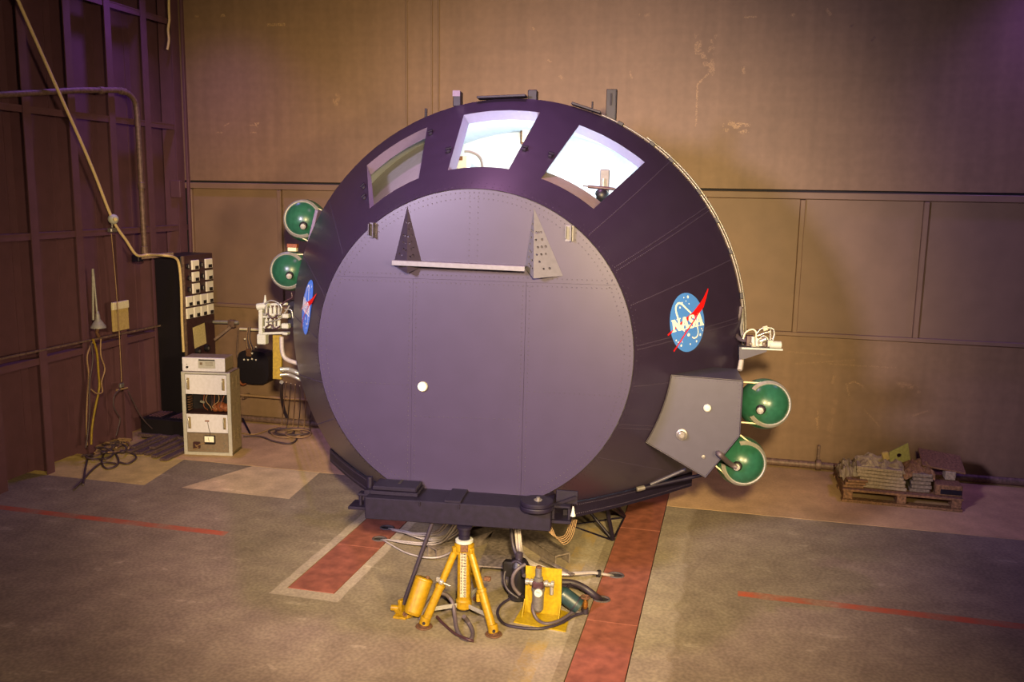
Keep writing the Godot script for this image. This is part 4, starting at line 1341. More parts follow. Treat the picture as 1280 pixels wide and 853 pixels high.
# ---- pressure spheres and valve packs
func tank(label: String, c: Vector3, r: float, open_deg: float, hose_to := Vector3.ZERO) -> void:
	var p := CT * c
	var o := thing("pressure_sphere", label, "tank", p, "green pressure spheres on the cab")
	var view := (EYE - p).normalized()
	var rt := Vector3.UP.cross(view).normalized()
	var up := view.cross(rt)
	var open := rt * cos(deg_to_rad(open_deg)) + up * sin(deg_to_rad(open_deg))   # side on which the strap meets the cab
	var side := view.cross(open)
	make(MB.new().ball(p, r, 40, 22, Basis(rt, view, -up)), "shell", M.tank_green, o)
	# strap band round the outer face of the sphere
	var nrm := (view * 0.94 - open * 0.34).normalized()
	var u := nrm.cross(side).normalized()
	var w := nrm.cross(u)
	var b := MB.new()
	var mid := p + nrm * r * 0.58
	var R := r * sqrt(1.0 - 0.58 * 0.58) + 0.004
	for i in 48:
		var a0 := TAU * i / 48.0
		var a1 := TAU * (i + 1) / 48.0
		var e0 := u * cos(a0) + w * sin(a0)
		var e1 := u * cos(a1) + w * sin(a1)
		if (e0 + e1).dot(open) > 1.45:
			continue
		var h0 := (e0 * 0.58 - nrm * 0.815) * 0.017        # width of the band, along the skin
		var h1 := (e1 * 0.58 - nrm * 0.815) * 0.017
		var q0 := (e0 * 0.815 + nrm * 0.58) * 0.006
		var q1 := (e1 * 0.815 + nrm * 0.58) * 0.006
		b.quad(mid + e0 * R - h0 + q0, mid + e1 * R - h1 + q1, mid + e1 * R + h1 + q1, mid + e0 * R + h0 + q0, q0)
		b.quad(mid + e0 * R - h0 + q0, mid + e1 * R - h1 + q1, mid + e1 * R - h1 - q1, mid + e0 * R - h0 - q0, -h0)
		b.quad(mid + e0 * R + h0 + q0, mid + e1 * R + h1 + q1, mid + e1 * R + h1 - q1, mid + e0 * R + h0 - q0, h0)
	make(b, "strap", M.strap_grey, o)
	# rods that pull the strap to the cab
	for s2 in [-1.0, 1.0]:
		var q: Vector3 = mid + side * s2 * R * 0.94 + open * R * 0.28
		make(MB.new().tube([q, q + open * 0.2 - view * 0.02], 0.007, 6), "tie_rod", M.cream, o)
		make(MB.new().cyl(q - open * 0.02, q + open * 0.035, 0.012, 8), "turnbuckle", M.white_part, o)
	# neck fitting
	var k := (view * 0.97 - up * 0.22 - rt * 0.1).normalized()
	var x := k.cross(up).normalized()
	make(MB.new().lathe([Vector2(0.038, r * 0.985), Vector2(0.038, r + 0.012), Vector2(0.03, r + 0.02), Vector2(0.024, r + 0.02), Vector2(0.024, r + 0.04), Vector2(0, r + 0.04)], 16, Transform3D(Basis(x, k, x.cross(k)), p)), "neck", M.black_plastic, o)
	make(MB.new().lathe([Vector2(0.026, r + 0.03), Vector2(0.026, r + 0.056), Vector2(0.012, r + 0.062), Vector2(0, r + 0.062)], 14, Transform3D(Basis(x, k, x.cross(k)), p)), "plug", M.strap_grey, o)
	if hose_to != Vector3.ZERO:
		var q := p + k * (r + 0.05)
		make(MB.new().tube(spline([q, q + k * 0.04 + open * 0.06, CT * hose_to + view * 0.12 - open * 0.03, CT * hose_to], 8), 0.02, 9), "hose", M.hose_grey, o)

func tanks_and_valves() -> void:
	var p := on_disc(955, 505, -0.92)
	tank("green pressure sphere with grey strap, upper of two beside the grey fairing", p, 0.204, 180.0)
	p = on_disc(925.5, 576, -0.88)
	tank("green pressure sphere with a bent hose, lower of two beside the grey fairing", p, 0.2, 145.0, on_disc(897, 566, -0.5))
	p = on_disc(382, 276, -1.95)
	tank("green pressure sphere with dark upper side, higher of two facing the studded wall", p, 0.205, -29.0)
	p = on_disc(364.5, 338.5, -1.95)
	tank("green pressure sphere below an orange tag, lower of two facing the studded wall", p, 0.2, 0.0)
	# mounts for the far spheres
	var mt := thing("sphere_mount", "pale grey mounting plate holding two green spheres to the cab", "bracket", CT * Vector3(-1.9, 0.5, -1.9))
	make(MB.new().at(CT).box(Vector3(-1.95, 0.66, -1.9), Vector3(0.03, 0.75, 0.35), 0.004, Basis(Vector3(0, 0, 1), -0.25)), "plate", M.reveal, mt)
	for q in [[0.9, -1.93], [0.42, -2.0]]:
		make(MB.new().at(CT).bar(Vector3(-1.75, q[0], -1.95), Vector3(q[1] - 0.1, q[0], -1.95), 0.05, 0.05), "arm", M.steel, mt)
	var tg := on_disc(366, 312, -1.85)
	var tgn := thing("orange_tag", "small orange block above a green sphere", "tag", CT * tg)
	make(MB.new().at(CT).box(tg, Vector3(0.085, 0.035, 0.05), 0.003), "block", M.cream, tgn)
	make(MB.new().at(CT).box(tg + Vector3(0, 0.035, 0), Vector3(0.1, 0.036, 0.05), 0.003), "band", M.orange_part, tgn)
	# valve pack hung on the far flank: a frame, solenoid bodies, pipes
	var o := thing("valve_pack", "dense pack of white valves and pipes standing on an olive yellow post", "valve", CT * Vector3(-2.3, -0.4, -1.95))
	var P := func(px: float, py: float, dz := 0.0) -> Vector3:
		return on_disc(px, py, -1.9 + dz)
	var b := MB.new().at(CT)
	b.bar(P.call(327, 385), P.call(327, 428), 0.055, 0.04, Vector3(1, 0, 0), 0.004)
	make(b, "upright", M.white_part, o)
	b = MB.new().at(CT)
	b.box(P.call(328.5, 424), Vector3(0.09, 0.1, 0.08), 0.008)
	make(b, "end_block", M.white_part, o)
	make(MB.new().at(CT).cyl(P.call(321, 384, 0.02), P.call(336, 382, 0.0), 0.034, 14, 0.006), "end_cap", M.white_part, o)
	b = MB.new().at(CT)
	for yy in [381.0, 396.0, 417.0]:
		b.bar(P.call(328, yy), P.call(362, yy - 1.0), 0.03, 0.022, Vector3.UP, 0.003)
	make(b, "manifold", M.white_part, o)
	rng.seed = 77
	for i in 4:
		for j in 2:
			var px := 333.0 + i * 5.2
			var py := 388.0 + j * 16.0 + rng.randf_range(-1, 1)
			b = MB.new().at(CT)
			b.cyl(P.call(px, py + 5.5, 0.05), P.call(px, py - 4.0, 0.05), 0.017, 10, 0.003)
			b.cyl(P.call(px, py - 4.0, 0.05), P.call(px, py - 6.5, 0.05), 0.009, 8)
			b.box(P.call(px, py + 5.5, 0.03), Vector3(0.034, 0.022, 0.08), 0.003)
			make(b, "solenoid", M.white_part if (i + j) % 3 != 0 else M.chrome, o)
	for q in [[354, 392, 362, 398], [353, 404, 362, 411], [354, 415, 361, 419]]:
		var a0: Vector3 = P.call(q[0], q[1], 0.06)
		var a1: Vector3 = P.call(q[2], q[3], 0.06)
		make(MB.new().at(CT).box((a0 + a1) * 0.5, Vector3(absf(a1.x - a0.x), absf(a1.y - a0.y), 0.07), 0.008), "valve_body", M.white_part, o)
	var lines := [[[331, 380], [338, 376], [346, 378], [352, 384], [350, 394]], [[352, 381], [358, 376], [365, 372], [364, 366]], [[333, 403], [343, 401], [351, 398], [357, 390], [362, 382]], [[332, 410], [338, 406], [344, 411], [350, 408]], [[356, 387], [364, 388], [366, 398]], [[334, 392], [340, 398], [347, 394]]]
	for i in lines.size():
		var pts: Array = []
		for q in lines[i]: pts.append(P.call(q[0], q[1], 0.085))
		make(MB.new().at(CT).tube(spline(pts, 5), 0.008, 6), "pipe", M.chrome if i % 2 == 0 else M.dark_panel, o)
	b = MB.new().at(CT)
	b.cyl(P.call(331.5, 379), P.call(331.5, 369), 0.018, 10, 0.0, 0.006)
	make(b, "vent_cone", M.white_part, o)
	make(MB.new().at(CT).box(P.call(366, 392, -0.02), Vector3(0.07, 0.26, 0.08), 0.006), "junction", M.frame_black, o)
	b = MB.new().at(CT)
	b.bar(P.call(347, 419, -0.05), P.call(347, 474, -0.05), 0.09, 0.03, Vector3(0, 0, 1), 0.003)
	make(b, "post", M.olive_yellow, o)
	# white hoses from the pack down and round to the cab
	hose("air_hose", [CT * P.call(352, 421), CT * P.call(353, 440), CT * P.call(358, 449), CT * P.call(371, 454), CT * P.call(380, 456, -0.1)], 0.022, M.cable_white)
	tag(get_child(get_child_count() - 1), "white hose dropping from the valve pack into the cab", "hose")
	for i in 2:
		hose("metal_hose", [CT * P.call(350, 462 + i * 7, 0.03), CT * P.call(361, 462 + i * 6.5), CT * P.call(374, 467 + i * 7), CT * P.call(384, 471 + i * 8, -0.1)], 0.024 if i == 0 else 0.018, M.chrome)
		tag(get_child(get_child_count() - 1), ["thick corrugated metal hose running from the olive post to the cab", "thinner metal hose under the thick one, running from the olive post"][i], "hose")
	# thruster pack on the near flank
	var z0 := -1.25
	var Q := func(px: float, py: float, dz := 0.0) -> Vector3:
		return on_disc(px, py, z0 + dz)
	o = thing("thruster_pack", "chrome thruster valves and pipes on a small grey bracket at the cab flank", "valve", CT * Q.call(935, 440))
	b = MB.new().at(CT)
	var br := PackedVector2Array()
	for q in [[924, 434], [961, 434.5], [958, 440], [931, 449], [924, 449]]:
		var p2: Vector3 = Q.call(q[0], q[1])
		br.append(Vector2(p2.x, p2.y))
	b.prism(br, -0.16, Transform3D(Basis.IDENTITY, Vector3(0, 0, z0)))
	make(b, "bracket", M.fairing, o)
	make(MB.new().at(CT).bar(Q.call(926, 434.0, -0.08), Q.call(977, 436.0, -0.08), 0.19, 0.014, Vector3.UP, 0.003), "shelf", M.white_part, o)
	make(MB.new().at(CT).cyl(Q.call(962, 431, 0.02), Q.call(977, 431.5, 0.02), 0.03, 16, 0.005), "nozzle", M.white_part, o)
	make(MB.new().at(CT).box(Q.call(962.5, 429, 0.0), Vector3(0.05, 0.06, 0.08), 0.006), "nozzle_block", M.chrome, o)
	make(MB.new().at(CT).box(Q.call(944, 431, 0.0), Vector3(0.07, 0.04, 0.07), 0.008), "valve_body", M.chrome, o)
	for q in [[941.5, 432, 941.5, 421], [946.5, 433, 946.5, 423], [951.0, 433, 951.0, 427]]:
		make(MB.new().at(CT).cyl(Q.call(q[0], q[1], 0.045), Q.call(q[2], q[3], 0.045), 0.015, 10, 0.003), "solenoid", M.white_part, o)
	for q in [[938.5, 430, 0.05], [949, 428.5, 0.06], [955, 430, 0.05]]:
		make(MB.new().at(CT).cyl(Q.call(q[0], q[1], q[2] - 0.02), Q.call(q[0], q[1], q[2] + 0.02), 0.012, 6, 0.002), "union_nut", M.dark_panel, o)
	make(MB.new().at(CT).box(Q.call(954.5, 431.5, 0.02), Vector3(0.05, 0.03, 0.05), 0.006), "valve_block", M.dark_panel, o)
	make(MB.new().at(CT).box(Q.call(937, 426, -0.03), Vector3(0.06, 0.09, 0.08), 0.006), "junction", M.dark_panel, o)
	make(MB.new().at(CT).cyl(Q.call(949, 427, 0.03), Q.call(958, 424, 0.03), 0.018, 10, 0.003), "coupling", M.chrome, o)
	make(MB.new().at(CT).cyl(Q.call(953.5, 411.5, 0.0), Q.call(960, 410, 0.0), 0.02, 12, 0.005), "solenoid", M.cream, o)
	lines = [[[929, 424], [932, 416], [940, 412], [945, 415], [945, 424]], [[946, 417], [952, 411], [962, 410], [967, 412]], [[947, 420], [957, 416], [963, 415]], [[963, 411], [963, 425]], [[967, 412], [968, 418], [966, 425]], [[949, 424], [955, 420], [962, 426]]]
	for i in lines.size():
		var pts: Array = []
		for q in lines[i]: pts.append(Q.call(q[0], q[1], 0.03 if i < 2 else -0.02))
		make(MB.new().at(CT).tube(spline(pts, 5), 0.009 if i in [3, 4] else 0.0065, 7), "pipe", M.cream if i == 0 else M.chrome, o)
	# grey flexible conduit hanging down the rear edge into the pack
	hose("flexible_conduit", [CT * on_disc(926, 384, -1.5), CT * on_disc(924, 394, -1.48), CT * on_disc(920, 404, -1.46), CT * on_disc(920, 418, -1.45), CT * on_disc(926, 424.5, -1.35), CT * on_disc(934, 425.5, -1.28)], 0.02, M.hose_grey)
	tag(get_child(get_child_count() - 1), "grey flexible conduit looping down the rim of the cab to the chrome thruster valves", "conduit")
	hose("flexible_conduit", [CT * on_disc(927.5, 386, -1.56), CT * on_disc(928, 400, -1.5), CT * on_disc(926.5, 410, -1.46), CT * on_disc(928, 420, -1.4)], 0.013, M.chrome)
	tag(get_child(get_child_count() - 1), "straight bright tube dropping from the rim to the chrome thruster valves", "conduit")
	hose("drop_tube", [CT * on_disc(927, 449, -1.35), CT * on_disc(924.5, 463, -1.3)], 0.022, M.cable_white)
	tag(get_child(get_child_count() - 1), "short thick white tube between the thruster bracket and the fairing", "tube")

# ---- jack, pump, regulator and hoses on the floor
func scale_strip() -> StandardMaterial3D:
	var im := Image.create(48, 320, false, Image.FORMAT_RGB8)
	im.fill(Color(0.62, 0.59, 0.52))
	var ink := Color(0.13, 0.1, 0.12)
	var glyph := {"0": [7, 5, 5, 5, 7], "1": [2, 6, 2, 2, 7], "2": [7, 1, 7, 4, 7], "3": [7, 1, 3, 1, 7], "4": [5, 5, 7, 1, 1], "5": [7, 4, 7, 1, 7], "6": [7, 4, 7, 5, 7], "7": [7, 1, 1, 2, 2], "8": [7, 5, 7, 5, 7], "9": [7, 5, 7, 1, 7]}
	for k in 15:
		var y := 12 + k * 21
		im.fill_rect(Rect2i(26, y, 20, 6), ink)
		im.fill_rect(Rect2i(32, y + 11, 12, 4), ink)
		var txt := str(14 - k) if k < 14 else ""
		for c in txt.length():
			var gl: Array = glyph[txt[c]]
			for r in 5:
				for q in 3:
					if gl[r] & (4 >> q):
						im.fill_rect(Rect2i(4 + c * 10 + q * 3, y - 6 + r * 3, 3, 3), ink)
	var m := StandardMaterial3D.new()
	m.resource_name = "scale_print"
	m.albedo_texture = ImageTexture.create_from_image(im)
	m.roughness = 0.5
	return m
func jack_and_gear() -> void:
	var ax := Vector3(-1.785, 0, -5.97)
	var fl := on_y(530, 784)
	var fr := on_y(617, 794)
	var fb := Vector3(-1.76, 0, -6.33)
	var o := thing("tripod_jack", "yellow hydraulic tripod jack with printed height scale, standing under the beam", "jack", ax)
	make(MB.new().lathe([Vector2(0, 0.10), Vector2(0.052, 0.10), Vector2(0.058, 0.11), Vector2(0.058, 0.16), Vector2(0.05, 0.17), Vector2(0.05, 0.555), Vector2(0, 0.555)], 24, Transform3D(Basis.IDENTITY, ax)), "barrel", M.yellow_paint, o)
	make(MB.new().lathe([Vector2(0.05, 0.535), Vector2(0.072, 0.545), Vector2(0.072, 0.585), Vector2(0.05, 0.6), Vector2(0, 0.6)], 20, Transform3D(Basis.IDENTITY, ax)), "head", M.yellow_paint, o)
	make(MB.new().lathe([Vector2(0.06, 0.6), Vector2(0.064, 0.604), Vector2(0.064, 0.622), Vector2(0.04, 0.626), Vector2(0, 0.626)], 20, Transform3D(Basis.IDENTITY, ax)), "seal_ring", M.white_part, o)
	make(MB.new().lathe([Vector2(0.042, 0.62), Vector2(0.042, 0.655), Vector2(0.038, 0.658), Vector2(0.042, 0.662), Vector2(0.042, 0.70), Vector2(0.055, 0.705), Vector2(0.055, 0.722), Vector2(0, 0.722)], 20, Transform3D(Basis.IDENTITY, ax)), "ram", M.frame_black, o)
	var vd := (EYE - ax) * Vector3(1, 0, 1)
	vd = vd.normalized()
	var vr := Vector3.UP.cross(vd).normalized()
	var sp := ax + vd * 0.0515 - vr * 0.006
	var b := MB.new()
	b.quad_uv(sp - vr * 0.022 + Vector3(0, 0.545, 0), sp + vr * 0.022 + Vector3(0, 0.545, 0), sp + vr * 0.022 + Vector3(0, 0.2, 0), sp - vr * 0.022 + Vector3(0, 0.2, 0), vd, Vector2(0, 0), Vector2(1, 0), Vector2(1, 1), Vector2(0, 1))
	var back := -vd * 0.004
	for e in [[-0.022, 0.545, 0.022, 0.545], [0.022, 0.545, 0.022, 0.2], [0.022, 0.2, -0.022, 0.2], [-0.022, 0.2, -0.022, 0.545]]:
		var p0: Vector3 = sp + vr * e[0] + Vector3(0, e[1], 0)
		var p1: Vector3 = sp + vr * e[2] + Vector3(0, e[3], 0)
		b.quad(p0, p1, p1 + back, p0 + back, (p0 + p1) * 0.5 - sp - Vector3(0, 0.37, 0))
	make(b, "scale_plate", scale_strip(), o)
	make(MB.new().box(ax + vd * 0.05 + Vector3(0, 0.575, 0), Vector3(0.055, 0.05, 0.05), 0.004, Basis(vr, Vector3.UP, vd)), "name_plate", M.rust, o)
	for q in [[fl, 1.0], [fr, 1.0], [fb, 0.0]]:
		var foot: Vector3 = q[0]
		var out := ((foot - ax) * Vector3(1, 0, 1)).normalized()
		var top := ax + out * 0.075 + Vector3(0, 0.53, 0)
		var low := foot + Vector3(0, 0.05, 0) - out * 0.015
		var mid := top.lerp(low, 0.45)
		b = MB.new()
		b.tube([top, low], 0.026, 14)
		var leg := make(b, "leg", M.yellow_paint, o)
		b = MB.new()
		b.tube([mid.lerp(low, 0.1), mid.lerp(low, 1.0)], 0.031, 14)
		make(b, "sleeve", M.yellow_paint, leg)
		make(MB.new().cyl(mid.lerp(low, 0.13), mid.lerp(low, 0.04), 0.036, 14, 0.003), "collar", M.yellow_paint, leg)
		make(MB.new().lathe([Vector2(0, 0), Vector2(0.058, 0), Vector2(0.062, 0.005), Vector2(0.058, 0.011), Vector2(0.03, 0.013), Vector2(0.03, 0.03), Vector2(0, 0.03)], 20, Transform3D(Basis.IDENTITY, foot)), "foot_pad", M.rust, leg)
		b = MB.new()
		b.cyl(foot + Vector3(0, 0.02, 0), foot + Vector3(0, 0.075, 0) - out * 0.015, 0.038, 14, 0.003)
		make(b, "foot_socket", M.yellow_paint, leg)
		make(MB.new().cyl(foot + vd * 0.03 + Vector3(0, 0.045, 0), foot + vd * 0.041 + Vector3(0, 0.045, 0), 0.011, 10), "pin_hole", M.groove, leg)
		make(MB.new().box(ax + out * 0.06 + Vector3(0, 0.545, 0), Vector3(0.04, 0.06, 0.06), 0.006, Basis(out.cross(Vector3.UP), Vector3.UP, out * -1.0)), "lug", M.yellow_paint, leg)
		# flat link from barrel foot to leg
		b = MB.new()
		b.bar(ax + out * 0.05 + Vector3(0, 0.125, 0), low + (top - low) * 0.16 , 0.012, 0.03, Vector3.UP, 0.002)
		make(b, "link", M.strap_grey, o)
	var w := fl.lerp(ax, 0.45) + Vector3(0, 0.33, 0.02)
	var wn := make(MB.new().ball(w, 0.022, 10, 6), "wing_nut", M.chrome, o)
	b = MB.new()
	b.tube([w + vr * 0.0, w + vr * 0.06 - Vector3(0, 0.03, 0)], 0.008, 6)
	b.box(w + Vector3(-0.02, 0.02, 0.01), Vector3(0.03, 0.035, 0.012), 0.004)
	make(b, "wing", M.chrome, wn)
	var cl := fr.lerp(ax, 0.42) + Vector3(0, 0.24, 0.0)
	make(MB.new().box(cl, Vector3(0.07, 0.06, 0.05), 0.006, Basis(Vector3.UP, 0.3)), "clamp", M.yellow_paint, o)
	make(MB.new().box(cl + Vector3(0.03, 0.12, -0.05), Vector3(0.05, 0.03, 0.03), 0.004), "clip", M.rust, o)
	# hand pump
	var pt := on_z(531, 722, -5.93)
	var pb := on_z(515, 768, -5.83)
	pb.y = maxf(pb.y, 0.06)
	o = thing("hand_pump", "yellow cylindrical hydraulic hand pump leaning beside the tripod jack", "pump", Vector3(pb.x, 0, pb.z))
	var pd := (pb - pt).normalized()
	var px2 := pd.cross(Vector3.UP).normalized()
	var plen := pt.distance_to(pb)
	make(MB.new().lathe([Vector2(0, 0), Vector2(0.055, 0), Vector2(0.067, 0.008), Vector2(0.069, 0.016), Vector2(0.067, 0.024), Vector2(0.067, plen - 0.02), Vector2(0.06, plen), Vector2(0, plen)], 24, Transform3D(Basis(px2, pd, px2.cross(pd)), pt)), "reservoir", M.yellow_paint, o)
	make(MB.new().lathe([Vector2(0.012, -0.018), Vector2(0.014, -0.016), Vector2(0.014, 0), Vector2(0, 0)], 10, Transform3D(Basis(px2, pd, px2.cross(pd)), pt - px2 * 0.03)), "filler_cap", M.rust, o)
	var base := on_y(501, 772)
	b = MB.new()
	b.box(base + Vector3(0.02, 0.03, -0.02), Vector3(0.15, 0.03, 0.07), 0.005, Basis(Vector3.UP, -0.5))
	b.box(base + Vector3(-0.005, 0.075, -0.03), Vector3(0.035, 0.1, 0.05), 0.005, Basis(Vector3.UP, -0.4))
	b.cyl(base + Vector3(-0.09, 0.045, -0.04), base + Vector3(-0.0, 0.05, -0.04), 0.022, 12, 0.003)
	b.box(base + Vector3(0.0, 0.008, -0.01), Vector3(0.1, 0.016, 0.09), 0.003)
	make(b, "base", M.yellow_paint, o)
	make(MB.new().tube([base + Vector3(0.01, 0.09, -0.03), on_z(541, 652, -6.0)], 0.0155, 10), "lever", M.hose_dark, o)
	make(MB.new().cyl(base + Vector3(0.05, 0.05, 0.02), base + Vector3(0.05, 0.05, 0.045), 0.02, 10, 0.002), "valve_knob", M.rust, o)
	# hydraulic hose, looping over the floor from pump to jack
	var hp: Array = []
	for q in [[525, 775, 0.03], [529, 765, 0.08], [540, 748, 0.16], [553, 742, 0.19], [565, 752, 0.15], [568.5, 770, 0.07], [571, 786, 0.03], [577, 797, 0.014], [588, 800, 0.014], [591, 791, 0.014], [586, 779, 0.04], [580, 771, 0.11]]:
		hp.append(on_y(q[0], q[1], q[2]))
	tag(hose("hydraulic_hose", hp, 0.0155, M.hose_grey, self, 8), "grey hydraulic hose looping from the hand pump to the tripod jack", "hose")
	var hp2: Array = []
	for q in [[546, 771, 0.03], [553, 779, 0.014], [568, 792, 0.014], [583, 799, 0.03], [592, 802, 0.012]]:
		hp2.append(on_y(q[0], q[1], q[2]))
	tag(hose("hydraulic_hose", hp2, 0.01, M.dark_panel, self, 8), "dark red brown hose lying on the floor in front of the tripod jack", "hose")
	# regulator stand
	var rb := on_y(680, 768)
	o = thing("regulator_stand", "yellow bent plate stand with an air filter regulator and dial gauge", "stand", rb)
	var pa := on_y(656, 766)
	var pc := on_y(701, 771)
	var pdir := (pc - pa).normalized()
	var pn := pdir.cross(Vector3.UP).normalized() * -1.0
	if pn.z < 0: pn = -pn
	var pcx := (pa + pc) * 0.5
	var PB := Basis(pdir, Vector3.UP, pn)
	var hgt := 0.37
	make(MB.new().box(pcx + Vector3(0, hgt * 0.5, 0), Vector3(pa.distance_to(pc), hgt, 0.008), 0.002, PB), "upright_plate", M.yellow_bright, o)
	b = MB.new()
	var fp := PackedVector2Array()
	for q in [[655, 757], [642, 779], [707, 791], [713, 768], [701, 764]]:
		var p := on_y(q[0], q[1])
		fp.append(Vector2(p.x, p.z))
	b.prism(fp, 0.008, Transform3D(Basis(Vector3(1, 0, 0), Vector3(0, 0, 1), Vector3(0, -1, 0)), Vector3(0, 0.009, 0)))
	make(b, "foot_plate", M.yellow_bright, o)
	for sd in [0.0, 1.0]:
		var e := pa.lerp(pc, sd)
		var tri := PackedVector2Array([Vector2(0, 0), Vector2(0.1, 0), Vector2(0, 0.1)])
		make(MB.new().prism(tri, 0.006, Transform3D(Basis(pn, Vector3.UP, pn.cross(Vector3.UP)), e + Vector3(0, 0.009, 0))), "web", M.yellow_bright, o)
	# filter regulator on the plate
	var gc := pcx + pn * 0.055 - pdir * 0.028
	var rg := make(MB.new().lathe([Vector2(0, 0.05), Vector2(0.03, 0.052), Vector2(0.041, 0.07), Vector2(0.044, 0.21), Vector2(0.05, 0.215), Vector2(0.05, 0.235), Vector2(0, 0.235)], 20, Transform3D(Basis.IDENTITY, gc)), "filter_bowl", M.steel, o)
	make(MB.new().cyl(gc + Vector3(0, 0.03, 0), gc + Vector3(0, 0.055, 0), 0.012, 10), "drain", M.brass, rg)
	make(MB.new().box(gc + Vector3(0, 0.26, 0), Vector3(0.085, 0.055, 0.07), 0.01, PB), "valve_body", M.dark_panel, o)
	b = MB.new()
	b.cyl(gc + pdir * -0.09 + Vector3(0, 0.275, 0), gc + pdir * 0.11 + Vector3(0, 0.265, 0), 0.016, 12, 0.002)
	for x in [-0.085, -0.05, 0.06, 0.105]:
		b.cyl(gc + pdir * (x - 0.012) + Vector3(0, 0.272, 0), gc + pdir * (x + 0.012) + Vector3(0, 0.272, 0), 0.025, 6, 0.003)
	b.cyl(gc + pdir * 0.1 + Vector3(0, 0.27, 0), gc + pdir * 0.1 + Vector3(0, 0.19, 0), 0.014, 10, 0.002)
	make(b, "pipe_fittings", M.chrome, o)
	b = MB.new()
	b.cyl(gc + Vector3(0, 0.285, 0), gc + Vector3(0, 0.315, 0), 0.034, 16, 0.004)
	b.cyl(gc + Vector3(0, 0.315, 0), gc + Vector3(0, 0.385, 0), 0.024, 16, 0.004)
	make(b, "bonnet", M.steel, o)
	make(MB.new().cyl(gc + Vector3(0, 0.385, 0), gc + Vector3(0, 0.4, 0), 0.02, 12, 0.003), "adjusting_screw", M.rust, o)
	var gn := (EYE - gc).normalized()
	gn = Vector3(gn.x, gn.y * 0.4, gn.z).normalized()
	var gp := gc + Vector3(0, 0.205, 0) + gn * 0.05
	var ga := make(MB.new().cyl(gp - gn * 0.012, gp + gn * 0.012, 0.033, 20, 0.003), "gauge", M.chrome, o)
	make(MB.new().cyl(gp + gn * 0.012, gp + gn * 0.0135, 0.028, 20), "dial", M.white_part, ga)
	var gx := gn.cross(Vector3.UP).normalized()
	make(MB.new().bar(gp + gn * 0.0145 - gx * 0.012, gp + gn * 0.0145 + gx * 0.016 + Vector3(0, 0.012, 0), 0.003, 0.002), "needle", M.ink, ga)
	# black canister behind the plate
	var cb := on_y(648, 748)
	o = thing("black_canister", "black upright canister behind the yellow regulator stand", "canister", cb)
	make(MB.new().lathe([Vector2(0, 0), Vector2(0.075, 0), Vector2(0.08, 0.01), Vector2(0.08, 0.27), Vector2(0.06, 0.31), Vector2(0.03, 0.32), Vector2(0, 0.32)], 22, Transform3D(Basis.IDENTITY, cb)), "body", M.black_plastic, o)
	make(MB.new().cyl(cb + Vector3(0, 0.32, 0), cb + Vector3(0, 0.37, 0), 0.03, 12, 0.004), "cap", M.hose_dark, o)
	make(MB.new().box(cb + Vector3(-0.07, 0.25, 0.03), Vector3(0.09, 0.12, 0.08), 0.012), "pump_head", M.black_plastic, o)
	# small green gas bottle lying against the stand
	var ga0 := on_y(701, 741, 0.16)
	var ga1 := on_y(724, 759, 0.065)
	o = thing("gas_bottle", "small dark green gas bottle lying beside the yellow regulator stand", "bottle", Vector3(ga1.x, 0, ga1.z))
	var gd := (ga1 - ga0).normalized()
	var gxx := gd.cross(Vector3.UP).normalized()
	var gl := ga0.distance_to(ga1)
	make(MB.new().lathe([Vector2(0, -0.03), Vector2(0.04, -0.02), Vector2(0.058, 0.01), Vector2(0.06, 0.03), Vector2(0.06, gl - 0.03), Vector2(0.055, gl), Vector2(0, gl)], 22, Transform3D(Basis(gxx, gd, gxx.cross(gd)), ga0)), "cylinder", M.bottle_green, o)
	make(MB.new().lathe([Vector2(0.0605, gl * 0.75), Vector2(0.063, gl * 0.76), Vector2(0.063, gl * 0.8), Vector2(0.0605, gl * 0.81)], 22, Transform3D(Basis(gxx, gd, gxx.cross(gd)), ga0)), "band", M.hose_dark, o)
	# brass valve with a hand wheel
	var vb := on_y(731, 767)
	o = thing("hand_valve", "small brass valve with a dark hand wheel beside the green gas bottle", "valve", vb)
	make(MB.new().lathe([Vector2(0, 0), Vector2(0.028, 0), Vector2(0.028, 0.04), Vector2(0, 0.04)], 12, Transform3D(Basis.IDENTITY, vb)), "base", M.hose_dark, o)
	make(MB.new().lathe([Vector2(0.016, 0.04), Vector2(0.022, 0.06), Vector2(0.022, 0.09), Vector2(0.012, 0.1), Vector2(0.01, 0.125), Vector2(0, 0.125)], 12, Transform3D(Basis.IDENTITY, vb)), "stem", M.brass, o)
	var ring: Array = []
	for k in 17:
		ring.append(vb + Vector3(cos(TAU * k / 16.0) * 0.032, 0.128, sin(TAU * k / 16.0) * 0.032))
	b = MB.new()
	b.tube(ring, 0.007, 6, false)
	for k in 3:
		b.tube([vb + Vector3(0, 0.128, 0), vb + Vector3(cos(TAU * k / 3.0) * 0.03, 0.128, sin(TAU * k / 3.0) * 0.03)], 0.005, 6)
	make(b, "hand_wheel", M.rust, o)
